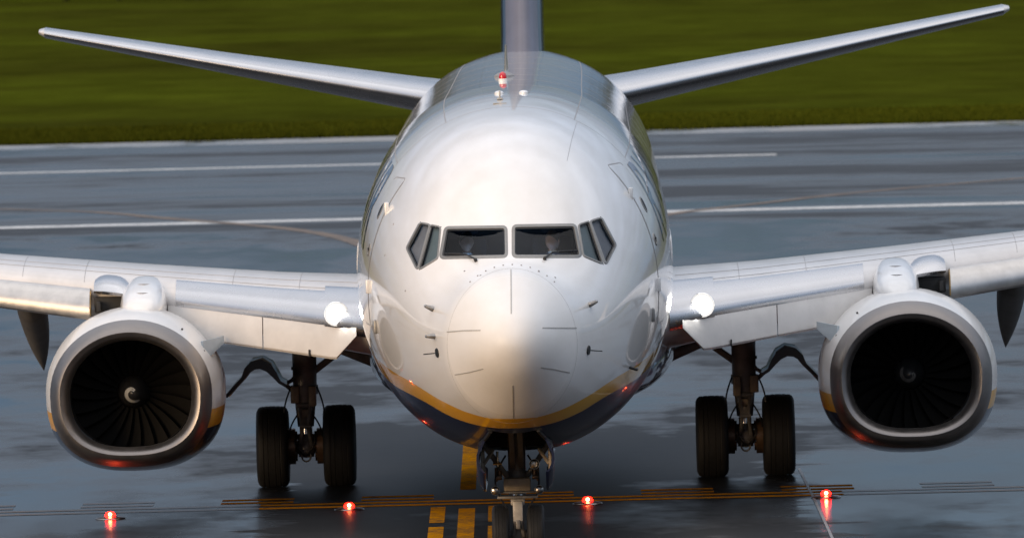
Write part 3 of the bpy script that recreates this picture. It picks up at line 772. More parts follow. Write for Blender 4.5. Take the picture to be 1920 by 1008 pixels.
# cockpit interior
b = MB(); b.box((0, 3.02, 3.36), (1.9, .62, .10), bev=.03); b.box((0, 3.22, 3.16), (1.7, .2, .40), bev=.02); b.box((0, 3.75, 3.00), (.45, 1.0, .5), bev=.03); b.build('instrument_panel', M_PANEL, plane)
b = MB(); b.loft([[fus(s_, 2 * math.pi * k / 40) * 1.0 - Vector((0, 0, 0)) for k in range(40)] for s_ in (4.5, 4.53)]); b.v = [(x * .97, y, 3.0 + (z - 3.0) * .97) for x, y, z in b.v]; b.build('cockpit_bulkhead', M_PANEL, plane)
b = MB(); b.box((0, 3.5, 2.50), (2.2, 2.0, .04)); b.build('cockpit_floor', M_PANEL, plane)
M_PILOTFILL = emission('pilot_fill_glow', (.35, .6, 1.0), 9.0)  # unseen screens added to light the pilots' faces
for k in range(6):
    x = -.62 + .248 * k; b = MB(); b.box((x, 3.345, 3.24), (.20, .012, .20), Matrix.Rotation(R(-14), 3, 'X'), .004); b.build('pilot_fill_screen', M_PILOTFILL, plane)
SEATX = (-.51, .47)
for sx in SEATX:
    b = MB(); b.box((sx, 3.92, 3.32), (.46, .10, .84), bev=.04); b.box((sx, 3.66, 2.94), (.46, .5, .12), bev=.04); b.box((sx, 3.94, 3.86), (.26, .08, .18), bev=.035); b.box((sx, 3.7, 2.7), (.2, .3, .4))
    b.build('cockpit_seat', M_SEATF, plane)

# aerials and beacon along the crown
def crown_at(px, py):
    p, n = hit(px, py); return p, n
p = fus(19.5, -.055); b = MB()
b.loft([[p + Vector((x * w, y * l + .35 * h, h - .02)) for x, y in ((0, -.5), (.5, -.1), (.35, .3), (0, .5), (-.35, .3), (-.5, -.1))] for h, l, w in ((0, .50, .05), (.2, .38, .035), (.36, .26, .022))]); b.build('blade_antenna', M_WHITE, fuselage)
b = MB(); p = fus(16.4, -.055); b.loft([[p + Vector((.13 * w * math.cos(a), .35 * w * math.sin(a), h)) for a in [2 * math.pi * k / 24 for k in range(24)]] for w, h in ((1, -.01), (.95, .02), (.6, .05), (.05, .06))]); b.build('antenna_fairing', M_SEAM, fuselage)
p = fus(13.9, -.055); b = MB(); b.lathe([(.056, -.02), (.056, .03), (.045, .035)], p, (0, 0, 1), 20); b.build('beacon_base', M_WHITE, fuselage)
b = MB(); b.lathe([(.046, .03), (.048, .06), (.04, .095), (.02, .115), (.001, .12)], p, (0, 0, 1), 20); b.build('anticollision_beacon', M_RED, fuselage)
for s, th, l in ((8.6, -.065, .14), (8.6, .07, .14)):
    p = fus(s, th); b = MB(); b.loft([[p + Vector((.06 * w * math.cos(a), .13 * w * math.sin(a), h)) for a in [2 * math.pi * k / 20 for k in range(20)]] for w, h in ((1, -.01), (.97, .015), (.7, .032), (.05, .038))]); b.build('antenna_puck', M_WHITE, fuselage)
p = fus(7.45, -.06); b = MB(); b.box(p + Vector((0, 0, .05)), (.022, .12, .11), bev=.008); b.box(p + Vector((0, 0, .01)), (.07, .2, .02), bev=.008); b.build('whip_antenna', M_STRIP, fuselage)
p = fus(6.9, -.06); b = MB(); b.box(p, (.16, .12, .012), bev=.004); b.build('access_plate', M_STRIP, fuselage)

# ------------------------------------------------------------------ flying surfaces
def airfoil(tc_, n=26, camber=.015, u0=0., u1=1., l1=1.):
    """closed ring from trailing edge over the top to the leading edge and back below"""
    def yt(x): return 5 * tc_ * (.2969 * math.sqrt(x) - .126 * x - .3516 * x * x + .2843 * x ** 3 - .1036 * x ** 4)
    def yc(x): return camber * 4 * x * (1 - x)
    xs = [(1 - math.cos(math.pi * k / n)) / 2 for k in range(n + 1)]
    return [(x, yc(x) + yt(x)) for x in xs[::-1]] + [(x, yc(x) - yt(x)) for x in xs[1:-1]]
def wing_sec(x, les, lez, c, tcx, inc, **kw):
    ca, sa = math.cos(R(inc)), math.sin(R(inc))
    return [Vector((x, les + (u * ca + v * sa) * c, lez + (v * ca - u * sa) * c)) for u, v in airfoil(tcx, **kw)]
WS = [(1.45, 12.85, 2.30, 8.5, .125, 1.4), (1.95, 13.25, 2.355, 8.0, .122, 1.4), (3.0, 14.02, 2.475, 6.9, .118, 1.3), (4.83, 15.3, 2.68, 5.7, .112, 1.1), (6.6, 16.2, 2.87, 4.95, .108, .9), (11, 18.45, 3.36, 3.2, .105, .3), (17.16, 21.6, 4.05, 1.4, .1, -.5)]
def wing_at(x):
    for a, b_ in zip(WS, WS[1:]):
        if x <= b_[0]:
            t = (x - a[0]) / (b_[0] - a[0]); return [a[k] + (b_[k] - a[k]) * t for k in range(6)]
    return WS[-1]
def wing_pt(x, u, upper=True):
    _, les, lez, c, tcx, inc = wing_at(x)
    yt = 5 * tcx * (.2969 * math.sqrt(u) - .126 * u - .3516 * u * u + .2843 * u ** 3 - .1036 * u ** 4); v = .06 * u * (1 - u) + (yt if upper else -yt)
    ca, sa = math.cos(R(inc)), math.sin(R(inc)); return Vector((x, les + (u * ca + v * sa) * c, lez + (v * ca - u * sa) * c))

M_WTOP = mat('wing_paint_pale', (.66, .64, .63), .33, coat=.5, var=.16, scale=2.2, stretch=(1, .4, 1))
M_SLAT = mat('slat_metal', (.60, .58, .56), .34, metal=.85, var=.18, scale=6, rvar=.06)
M_KRU = mat('krueger_white_paint', (.60, .58, .56), .35, coat=.5, var=.14, scale=3)
def side_build(b, name, material, parents, **kw):
    """left mesh as built (image right = +x) and its mirror"""
    return [b.build(name, material, parents[1], **kw), b.mirrored().build(name, material, parents[0], **kw)]
# wings
b = MB(); xs = [1.45, 1.95, 2.4, 3.0, 3.9, 4.83, 5.7, 6.6, 8.5, 11, 14, 17.16]
b.loft([wing_sec(*wing_at(x)) for x in xs])
wr = b.build('wing', M_WTOP, plane); wlft = b.mirrored().build('wing', M_WTOP, plane)
WP = (wlft, wr)       # (image left, image right)
# polished leading edge inboard of the engine
def le_band(x0, x1, uu, ul, off, n=10):
    b = MB(); rows = []
    for k in range(n + 1):
        x = x0 + (x1 - x0) * k / n; P = [wing_pt(x, uu * (1 - j / 14) ** 2, True) for j in range(15)] + [wing_pt(x, ul * (j / 7) ** 2, False) for j in range(1, 8)]
        c = wing_pt(x, .08, True) * .5 + wing_pt(x, .08, False) * .5
        row = []
        for j, p in enumerate(P):
            t = P[min(j + 1, len(P) - 1)] - P[max(j - 1, 0)]; nn = Vector((0, t.z, -t.y)).normalized()
            if nn.dot(p - c) < 0: nn = -nn
            row.append(p + nn * (off if 0 < j < len(P) - 1 else -.002))
        rows.append(row)
    b.loft(rows, False, False); return b
side_build(le_band(1.9, 4.32, .085, .006, .006, 14), 'leading_edge', M_ALU, WP)
side_build(le_band(1.86, 2.42, .12, .012, .02, 8), 'root_fairing', M_ALU, WP)
# Krueger flaps hanging below the inboard leading edge
def krueger(x0, x1, n, chamfer):
    b = MB(); rows = []
    for k in range(n + 1):
        t = k / n; x = x0 + (x1 - x0) * t; _, les, lez, c, tcx, inc = wing_at(x)
        d = .455 - .02 * (x - 2.6)
        if chamfer: d *= min(1, .30 + .70 * min(1, (x - x0) / .26))
        F = [(.04, -.02), (-.02, -.04), (-.07, -.12), (-.13, -.5), (-.185, -.85), (-.19, -.94), (-.165, -1.0), (-.125, -1.0), (-.10, -.94), (-.09, -.85), (-.05, -.5), (.02, -.14)]
        rows.append([Vector((x, les + .07 + p, lez + q * d + .0)) for p, q in F])
    b.loft(rows); return b
side_build(krueger(2.02, 3.20, 14, True), 'krueger_flap', M_KRU, WP)
side_build(krueger(3.212, 4.42, 8, False), 'krueger_flap', M_KRU, WP)
b = MB(); _, les, lez, c, tcx, inc = wing_at(2.62); b.box((2.62, les - .13, lez - .42), (.018, .04, .09)); side_build(b, 'hinge_slot', M_BLACK, WP)
# slats outboard of the engine
def slat(x0, x1, n=6):
    b = MB(); rows = []
    for k in range(n + 1):
        x = x0 + (x1 - x0) * k / n; _, les, lez, c, tcx, inc = wing_at(x); q = c / 5.1
        F = [(.10, .06), (-.02, .065), (-.14, .035), (-.24, -.04), (-.305, -.14), (-.32, -.22), (-.30, -.275), (-.24, -.30), (-.16, -.30), (-.18, -.24), (-.16, -.14), (-.08, -.03), (.0, .035)]
        rows.append([Vector((x, les + .02 + p * q, lez - .01 + r * q)) for p, r in F])
    b.loft(rows); return b
for x0, x1 in ((5.42, 8.15), (8.17, 11.0), (11.02, 13.8), (13.82, 16.4)): side_build(slat(x0, x1), 'slat', M_SLAT, WP)
b = MB(); _, les, lez, c, tcx, inc = wing_at(5.41); b.plate([(5.412, les + p, lez + r) for p, r in ((.12, .05), (-.14, .02), (-.30, -.16), (-.28, -.28), (-.12, -.29), (-.06, -.1))], .012); side_build(b, 'slat_end_rib', mat('slat_rib_ochre', (.42, .27, .10), .5, var=.25), WP)
# metal nose fairing and solid dark block imitating the shaded gap between pylon and slat
b = MB(); rows = []
for k in range(9):
    x = 4.93 + .43 * k / 8; _, les, lez, c, tcx, inc = wing_at(x); e = 1 - .25 * abs(k / 4 - 1) ** 3
    rows.append([Vector((x, les + p, lez + .015 + r * e * .84)) for p, r in ((.55, .27), (.3, .26), (.1, .235), (-.1, .19), (-.24, .12), (-.29, .045), (-.25, .0), (-.1, -.01), (.2, -.01))])
b.loft(rows); side_build(b, 'leading_edge_fairing', M_ALU, WP)
b = MB(); _, les, lez, c, tcx, inc = wing_at(5.1); b.box((5.13, les + .06, lez - .11), (.46, .24, .20), bev=.02); b.box((5.3, les - .08, lez - .12), (.05, .3, .12), bev=.01); side_build(b, 'dark_gap_block', M_DARK, WP)
for u in (.10, .16):
    b = MB(); b.tube([wing_pt(x, u) + Vector((0, 0, .0)) for x in np.linspace(1.95, 10, 40)], .003, 5); side_build(b, 'skin_joint', M_SEAM, WP)
for x in (2.75, 3.6, 5.5, 6.3):
    b = MB(); b.tube([wing_pt(x, u) for u in np.linspace(.012 if x < 4.4 else .002, .3, 14)], .003, 5); side_build(b, 'skin_joint', M_SEAM, WP)
# trailing flaps, drooped, and their track fairings
def flap(x0, x1, defl, ch):
    b = MB(); rows = []
    for x in (x0, (x0 + x1) / 2, x1):
        _, les, lez, c, tcx, inc = wing_at(x); c2 = c * ch; ca, sa = math.cos(R(defl)), math.sin(R(defl))
        rows.append([Vector((x, les + c * .93 + (u * ca + v * sa) * c2, lez - c * .03 + (v * ca - u * sa) * c2)) for u, v in airfoil(.13, 12)])
    b.loft(rows); return b
side_build(flap(2.0, 4.4, 24, .16), 'flap', M_GREYPAINT, WP); side_build(flap(5.3, 10.6, 22, .22), 'flap', M_GREYPAINT, WP)
M_CANOE = mat('flap_fairing_paint', (.17, .16, .15), .5, var=.25)
for xf in (6.33, 9.4):
    b = MB(); rows = []; _, les, lez, c, tcx, inc = wing_at(xf)
    z0 = lez - .06 - (xf - 6.03) * .0
    for k in range(17):
        t = k / 16; w = .19 * (1 - t ** 3.2) * min(1, .3 + 3 * t) + .004; h = (.42 * (1 - t ** 1.6) * min(1, .4 + 3 * t)) + .01; dz = -.14 - 1.18 * t ** 1.3
        rows.append([Vector((xf + w * math.cos(a), les + 1.6 + 3.3 * t, z0 + dz * .95 + h * .6 * math.sin(a))) for a in [2 * math.pi * j / 18 for j in range(18)]])
    b.loft(rows); side_build(b, 'flap_track_fairing', M_CANOE, WP)
# blended winglets
b = MB(); rows = []
for k in range(9):
    t = k / 8; a = R(78) * min(1, t * 2.2); x = 17.16 + .75 * t ** .6 * 1.0; z = 4.05 + 2.4 * t ** 1.7; c = 1.4 - .85 * t; les = 21.6 + 1.5 * t
    rows.append([Vector((x + v * c * -math.sin(a), les + u * c, z + v * c * math.cos(a))) for u, v in airfoil(.09, 10)])
b.loft(rows); side_build(b, 'winglet', M_WHITE, WP)
# wing-to-body fairing
b = MB(); rows = []
for k in range(25):
    t = k / 24; s = 11.6 + 11.2 * t; e = math.sin(math.pi * t) ** .55 if 0 < t < 1 else 0.02
    w = 1.45 + .50 * e; zb_ = 1.34 - .12 * e; zt_ = 2.05 + .45 * e
    rows.append([Vector((w * math.copysign(abs(math.cos(a)) ** .85, math.cos(a)), s, (zt_ + zb_) / 2 + (zt_ - zb_) / 2 * math.copysign(abs(math.sin(a)) ** .85, math.sin(a)))) for a in [2 * math.pi * j / 40 for j in range(40)]])
b.loft(rows); b.build('wing_body_fairing', M_NAVY, plane)
# landing lamps in the wing roots
M_REFL = mat('lamp_reflector', (.85, .85, .85), .1, metal=1, var=.03)
M_LAND2 = emission('landing_lamp_halo_inner', (1.0, .97, .92), 2.5); M_LAND3 = emission('landing_lamp_halo_outer', (1.0, .97, .94), .9)  # weaker emissive rings imitate the halo around the lamp
def lamp_cluster():
    hou, lens = MB(), MB(); x = 2.27; r = .14
    p = wing_pt(x, .004, True); c = Vector((x, p.y - .03, p.z + .02)); ax = (0, -1, .02)
    hou.lathe([(r * .45, -.14), (r * .9, -.06), (r * 1.06, .0), (r * 1.10, .015), (r * 1.06, .025), (r, .018)], c, ax, 36)
    for k, (r1, h1, r0, h0) in enumerate(((.10, .038, .001, .05), (.122, .028, .10, .038), (r, .014, .122, .028))):
        lens.lathe([(r1, h1), ((r1 + r0) / 2, (h1 + h0) / 2 + .002), (r0, h0)], c, ax, 36, mi=k)
    return hou, lens
h, l_ = lamp_cluster(); side_build(h, 'lamp_housing', M_REFL, WP); side_build(l_, 'landing_light', [M_LAND, M_LAND2, M_LAND3], WP)
for sx in (-1, 1):
    ld = bpy.data.lights.new('landing_beam', 'SPOT'); ld.energy = 900; ld.spot_size = R(26); ld.spot_blend = .8; ld.shadow_soft_size = .1; ld.color = (1, .95, .86)
    lo = bpy.data.objects.new('landing_beam', ld); COL.objects.link(lo); lo.parent = WP[1 if sx > 0 else 0]
    p = wing_pt(2.2, .004, True); lo.location = (sx * 2.2, p.y - .12, p.z + .02); lo.rotation_euler = Vector((0, 1, .03)).to_track_quat('Z', 'Y').to_euler()


# horizontal stabilisers
b = MB(); HS = [(.55, 32.5, 4.56, 4.9, .115, -1.6), (1.54, 33.35, 4.735, 4.3, .108, -1.6), (4.3, 35.0, 5.225, 2.9, .10, -1.6), (7.08, 36.65, 5.735, 1.55, .095, -1.6), (7.17, 36.85, 5.755, 1.2, .06, -1.6)]
b.loft([wing_sec(x, a, z, c, t, i, camber=-.004) for x, a, z, c, t, i in HS])
hr = b.build('horizontal_stabilizer', M_WTOP, plane); hl = b.mirrored().build('horizontal_stabilizer', M_WTOP, plane)
b = MB(); rows = []
for (x, a, z, c, t, i) in HS[:-1]:
    ring = wing_sec(x, a - .012, z, c * 1.0, t * 1.06, i, camber=-.004, n=40)
    rows.append(ring[24:57])
b.loft(rows, False, False); side_build(b, 'stabilizer_leading_edge', M_ALU, (hl, hr))
# fin with dorsal fairing
M_FINSIDE = M_NAVY
def fin_sec(z, les, c, th, m=14):
    P = airfoil(th / c, m, 0.0); return [Vector((v * c, les + u * c, z)) for u, v in P]
b = MB(); FS = [(5.05, 30.2, 7.2, .66), (5.6, 31.0, 6.4, .64), (6.4, 31.75, 5.8, .62), (8.5, 33.5, 4.6, .52), (12.5, 37.0, 2.2, .30)]
b.loft([fin_sec(*f) for f in FS]); fin = b.build('vertical_fin', M_FINSIDE, plane)
b = MB(); rows = []
for z, les, c, th in FS[:]:
    ring = fin_sec(z, les - .014, c, th * 1.05, 40); rows.append(ring[33:48])
b.loft(rows, False, False); b.build('fin_leading_edge', mat('fin_grey_leading_edge', (.11, .11, .15), .35, coat=.3, var=.12), fin)
# ------------------------------------------------------------------ engines
EX, EZ, ES = 4.83, 1.58, 13.0
M_NAC = livery('nacelle_livery', [(0, 1.36), (40, 1.36)], [(0, 1.13), (40, 1.13)], 40.0)
M_NAC.node_tree.nodes['Principled BSDF'].inputs['Coat Weight'].default_value = .35
def nac_ring(ds, hw, up, dn, n=72, flat=2.5):
    o = []
    for j in range(n):
        a = 2 * math.pi * j / n; c, s_ = math.cos(a), math.sin(a)
        e = 1.0 if s_ >= 0 else 2 / flat
        o.append(Vector((EX + hw * math.copysign(abs(c) ** e, c), ES + ds - .02 * (hw * c), EZ + (up if s_ >= 0 else dn) * math.copysign(abs(s_) ** e, s_) - ds * .015)))
    return o
def engine(side):
    root = empty('engine', (0, 0, 0), plane)
    fl = (lambda b: b) if side > 0 else (lambda b: b.mirrored())
    b = MB(); b.loft([nac_ring(*r) for r in ((.33, .998, .912, .90), (.48, 1.025, .948, .925), (.75, 1.062, .995, .96), (1.15, 1.10, 1.035, .99), (1.7, 1.12, 1.05, .995), (2.4, 1.10, 1.03, .95), (3.1, 1.03, .96, .84), (3.8, .92, .86, .74), (4.3, .82, .76, .64))], True, False)
    cow = fl(b).build('cowling', M_NAC, root)
    b = MB(); b.loft([nac_ring(*r) for r in ((.335, 1.004, .918, .906), (.24, .988, .898, .884), (.15, .965, .873, .858), (.07, .932, .838, .824), (.02, .900, .805, .788), (.0, .868, .772, .748), (.012, .835, .740, .718), (.05, .800, .708, .690), (.13, .768, .680, .666), (.26, .750, .664, .654))], True, False)
    fl(b).build('inlet_lip', M_LIP, root)
    b = MB(); b.loft([nac_ring(ds, hw, u, d, flat=fl_) for ds, hw, u, d, fl_ in ((.26, .750, .664, .654, 2.4), (.5, .748, .68, .67, 2.2), (.8, .765, .73, .72, 2.05), (1.15, .785, .785, .785, 2.0), (1.6, .785, .785, .785, 2.0))], True, False)
    fl(b).build('inlet_duct', M_DUCT, root)
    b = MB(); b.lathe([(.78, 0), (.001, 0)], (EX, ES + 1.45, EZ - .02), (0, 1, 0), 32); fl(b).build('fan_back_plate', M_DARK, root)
    FC = Vector((EX, ES + 1.05, EZ - .016))
    b = MB(); rows = []
    for k in range(9):
        t = k / 8; r = .20 + .575 * t; tw = R(28 + 36 * t); ch = .20 + .09 * t; lean = .10 * t * t
        row = []
        for u, v in ((-.5, 0), (-.2, .018), (.15, .022), (.5, .0), (.15, -.006), (-.2, -.004)):
            dx = u * ch * math.sin(tw) + v * math.cos(tw); dy = u * ch * math.cos(tw) - v * math.sin(tw)
            ang = lean; q = Vector((r, dx, 0)); row.append(Vector((q.x * math.cos(ang) - q.y * math.sin(ang), dy, q.x * math.sin(ang) + q.y * math.cos(ang))))
        rows.append(row)
    b.loft(rows); b0 = fl(b) if side < 0 else b
    first = b0.build('fan_blade', M_FAN, root); base = Vector((side * FC.x, FC.y, FC.z)); first.location = base
    for k in range(1, 24):
        o = first.copy(); COL.objects.link(o); o.rotation_euler = (0, 2 * math.pi * k / 24, 0); o.location = base
    b = MB(); b.lathe([(.215, .10), (.205, -.02), (.165, -.15), (.10, -.27), (.045, -.335), (.001, -.35)], FC, (0, 1, 0), 36); sp_ = fl(b).build('spinner', M_SPIN, root)
    # painted comma spiral on the spinner
    def spin_pt(a, r):
        pr = [(.215, .10), (.205, -.02), (.165, -.15), (.10, -.27), (.045, -.335), (.0, -.35)]
        for (r1, h1), (r0, h0) in zip(pr, pr[1:]):
            if r0 <= r <= r1: h = h0 + (h1 - h0) * (r - r0) / (r1 - r0); break
        return FC + Vector((r * math.cos(a), h - .007, r * math.sin(a)))
    b = MB(); rows = []
    a0 = 2.3 if side < 0 else .6
    for k in range(25):
        t = k / 24; a = a0 - t * 4.6; r = .035 + .085 * t; w = .018 * math.sin(math.pi * min(1, t * .9 + .1)) ** .5 + .006
        rows.append([spin_pt(a, max(r - w, .002)), spin_pt(a, r + w)])
    b.loft(rows, False, False)
    (b if side > 0 else b.mirrored()).build('spiral_mark', M_SPIRAL if side < 0 else mat('dark_spiral_paint', (.16, .15, .14), .5, var=.3, scale=20), root)  # image-right spiral in a darker grey
    # strake on the inboard shoulder
    b = MB(); P = [at(389, 632, ES + 1.1), at(419, 628, ES + 1.5), at(421, 640, ES + 1.7), at(397, 670, ES + 1.5)]
    P = [Vector((-p.x, p.y, p.z)) for p in P]; P[0].y = P[3].y = ES + .78; P[1].y = P[2].y = ES + 1.3
    c = Vector((EX, 0, EZ)); P[0] += Vector((.06, 0, -.03)); P[3] += Vector((.06, 0, -.0))
    b.plate([P[0], P[1], P[2], P[3]], .03)
    fl(b).build('strake', M_CHINE, root)
    # pylon
    b = MB(); rows = []
    for s, w, z0, z1 in ((14.02, .05, 2.50, 2.55), (14.12, .17, 2.42, 2.63), (14.35, .245, 2.35, 2.71), (14.7, .285, 2.3, 2.80), (15.1, .295, 2.3, 2.875), (15.6, .295, 2.3, 2.93), (16.2, .26, 2.3, 2.96), (17.2, .2, 2.25, 2.93), (18.6, .13, 2.1, 2.8)):
        h = (z1 - z0); rows.append([Vector((EX - .11 + w * math.copysign(abs(math.cos(a)) ** .75, math.cos(a)), s, z0 + h * (.5 + .5 * math.copysign(abs(math.sin(a)) ** .75, math.sin(a))))) for a in [2 * math.pi * j / 28 for j in range(28)]])
    b.loft(rows); py_ = fl(b).build('pylon', M_WHITE, root)
    for s, z in ((14.2, 2.65), (14.55, 2.77), (15.0, 2.862)):
        b = MB(); b.tube([(EX - .11 + x, s + .12 * abs(x) / .2, z - .45 * x * x / .09 * .16) for x in np.linspace(-.2, .2, 9)], .005, 6); fl(b).build('pylon_seam', M_SEAM, root)
    # cowl joint, latch and vent
    b = MB(); r = nac_ring(1.28, 1.108, 1.042, .93); b.loft([r + [r[0]], [p + Vector((0, .008, 0)) for p in r] + [r[0] + Vector((0, .008, 0))]], False, False); fl(b).build('cowl_joint', M_SEAM, root)
    for a, ds in ((R(128), .62), (R(150), .7)):
        p = Vector((EX + 1.04 * math.cos(a), ES + ds, EZ + .975 * math.sin(a))); b = MB(); b.sphere(p, .014, 6); fl(b).build('cowl_port', M_BLACK, root)
    # core exhaust
    b = MB(); b.lathe([(.62, 3.6), (.55, 4.5), (.42, 5.2), (.40, 5.2)], (EX, ES, EZ), (0, 1, 0), 32); fl(b).build('core_nozzle', M_BROWN, root)
    return root
engine(-1); engine(1)

# ------------------------------------------------------------------ landing gear
def tyre_mb(c, R_, W, n=56):
    c = Vector(c); b = MB(); k = []
    pr = [(.52, .36), (.60, .43), (.74, .485), (.86, .48), (.945, .43), (.985, .36), (.992, .27), (.985, .262), (.985, .238), (.995, .23), (1.0, .13), (.990, .122), (.990, .098), (1.0, .09), (1.0, .0)]
    prof = [(r * R_, w * W) for r, w in pr]; prof = prof + [(r, -w) for r, w in prof[-2::-1]]
    b.lathe(prof, c, (1, 0, 0), n); return b
def rim_mb(c, R_, W, sgn):
    b = MB(); b.lathe([(.53 * R_, .36 * W * sgn), (.50 * R_, .38 * W * sgn), (.46 * R_, .22 * W * sgn), (.2 * R_, .18 * W * sgn), (.17 * R_, .34 * W * sgn), (.001, .36 * W * sgn)], c, (1, 0, 0), 32)
    b.lathe([(.53 * R_, -.36 * W * sgn), (.50 * R_, -.40 * W * sgn), (.30 * R_, -.42 * W * sgn), (.001, -.42 * W * sgn)], c, (1, 0, 0), 32); return b
def main_gear(side):
    root = empty('main_gear', (0, 0, 0), plane); fl = (lambda b: b) if side > 0 else (lambda b: b.mirrored())
    gx, gs, gz = 2.86, 19.6, .525
    for dx in (-.434, .434):
        b = tyre_mb((gx + dx, gs, gz), .53, .43); t = fl(b).build('tyre', M_TYRE, root, angle=50)
        b = rim_mb((gx + dx, gs, gz), .53, .43, 1 if dx > 0 else -1); fl(b).build('wheel_rim', M_STEEL, root)
    b = MB(); b.tube([(gx, gs, .78), (gx, gs, 1.28), (gx, gs, 2.35)], [.105, .155, .165], 20); b.tube([(gx, gs, 1.20), (gx, gs, 1.32)], .172, 20); b.tube([(gx, gs, 1.52), (gx, gs, 1.56)], .175, 20)
    fl(b).build('strut', M_GEAR, root)
    b = MB(); b.tube([(gx, gs, .5), (gx, gs, .86)], [.085, .085], 18); fl(b).build('piston', M_CHROME, root)
    b = MB(); b.tube([(gx - .42, gs, gz), (gx + .42, gs, gz)], .075, 16); b.tube([(gx, gs, gz - .14), (gx, gs, gz + .16)], [.10, .115], 16); b.sphere((gx, gs - .02, gz - .02), .135, 10); fl(b).build('axle', M_GEAR, root)
    for dx in (-.20, .20):
        b = MB(); b.tube([(gx + dx - .06, gs, gz), (gx + dx + .06, gs, gz)], .235, 24); 
        for k in range(8):
            a = 2 * math.pi * k / 8; b.tube([(gx + dx - .085 * np.sign(dx), gs + .16 * math.cos(a), gz + .16 * math.sin(a)), (gx + dx, gs + .16 * math.cos(a), gz + .16 * math.sin(a))], .035, 8)
        fl(b).build('brake', M_BROWN, root)
    # torque links facing the viewer
    b = MB()
    for dx in (-.075, .075):
        b.bar((gx + dx, gs - .15, 1.06), (gx + dx * .5, gs - .38, .80), .04, .05); b.bar((gx + dx * .5, gs - .38, .80), (gx + dx, gs - .13, .54), .04, .05)
    b.tube([(gx - .11, gs - .15, 1.06), (gx + .11, gs - .15, 1.06)], .035, 10); b.tube([(gx - .07, gs - .38, .80), (gx + .07, gs - .38, .80)], .03, 10)
    fl(b).build('torque_link', M_GEAR, root)
    # side brace and links
    b = MB(); b.bar((gx - .02, gs, 1.42), (gx - .62, gs + .1, 1.86), .075, .085, .015); b.bar((gx - .62, gs + .1, 1.86), (gx - 1.0, gs + .1, 2.0), .07, .08, .015); fl(b).build('side_brace', M_GEAR, root)
    b = MB(); b.bar((2.42, gs + .3, 1.80), (1.72, gs + .3, 1.50), .9, .13, .02); fl(b).build('root_panel', M_GEAR, root)
    b = MB(); b.bar((gx - .02, gs + .1, 2.2), (gx - .02, gs + 1.4, 1.7), .08, .08); fl(b).build('drag_strut', M_GEAR, root)
    # valve blocks, brackets and hoses
    b = MB(); b.box((gx - .10, gs - .16, 1.18), (.10, .12, .26), bev=.015); b.box((gx + .13, gs - .13, 1.20), (.11, .12, .22), bev=.015); b.box((gx + .02, gs - .17, .96), (.16, .08, .10), bev=.012); fl(b).build('valve_block', mat('valve_block_tan', (.30, .24, .17), .45, var=.35, scale=12), root)
    for k, (x0, x1, z0, z1, bow) in enumerate(((-.16, -.2, 1.3, .66, -.07), (.17, .21, 1.32, .66, .08), (-.05, -.22, 1.0, .6, -.05), (.06, .22, 1.0, .58, .05), (-.12, .0, .72, .40, -.05), (.12, .02, .70, .40, .06))):
        P = [Vector((gx + x0 + (x1 - x0) * t + bow * math.sin(math.pi * t), gs - .15 - .10 * math.sin(math.pi * t), z0 + (z1 - z0) * t)) for t in np.linspace(0, 1, 12)]
        b = MB(); b.tube(P, .011, 7); fl(b).build('hydraulic_hose', M_BLACK, root)
    b = MB(); P = [Vector((gx + .06 * math.cos(a), gs - .14, .40 + .07 * math.sin(a))) for a in np.linspace(0, 2 * math.pi, 17)]; b.tube(P, .012, 7, cap=False); fl(b).build('towing_eye', M_GEAR, root)
    # curved strut door on the outboard side, seen edge-on
    Q = [(426, 739), (441, 721), (457, 704), (466, 692), (477, 685), (490, 683.5), (503, 689), (515, 699.5), (526, 711), (538, 718)]
    P = [at(x, y, gs - .25) for x, y in Q]; P = [Vector((-p.x, p.y, p.z)) for p in P]
    b = MB(); rows = []
    for ds, sh in ((-.45, -.01), (-.30, 0), (.1, .0), (.45, .0), (.62, -.02)):
        ring = []
        for i, p in enumerate(P):
            t = (P[min(i + 1, len(P) - 1)] - P[max(i - 1, 0)]).normalized(); nn = Vector((-t.z, 0, t.x));
            if nn.z < 0: nn = -nn
            ring.append((p + Vector((0, ds, sh)), nn))
        rows.append([p + n_ * (.02 + .085 * math.sin(math.pi * max(0, min(1, (i_ - 2) / 6))) ** 1.2) for i_, (p, n_) in enumerate(ring)] + [p - n_ * .022 for p, n_ in ring[::-1]])
    b.loft(rows); fl(b).build('strut_door', mat('strut_door_dark', (.05, .05, .055), .4, coat=.3, var=.25), root)
    rows = [[p + Vector((0, -.46, 0)) + n_ * .004 for p, n_ in ring] + [p + Vector((0, -.46, 0)) - n_ * .034 for p, n_ in ring[::-1]], [p + Vector((0, .3, 0)) - n_ * .020 for p, n_ in ring] + [p + Vector((0, .3, 0)) - n_ * .036 for p, n_ in ring[::-1]]]
    b = MB(); b.loft(rows); fl(b).build('door_edge', mat('door_edge_tan', (.36, .27, .18), .45, var=.25), root)
    b = MB()
    q = [at(538, 718, gs - .25), at(548, 712, gs - .1), at(556, 700, gs), at(530, 716, gs - .25), at(556, 738, gs)]; q = [Vector((-p.x, p.y, p.z)) for p in q]
    b.tube([q[0], q[1], q[2]], .026, 10); b.tube([q[3], q[4]], .03, 10); fl(b).build('door_link', M_GEAR, root)
    return root
main_gear(-1); main_gear(1)

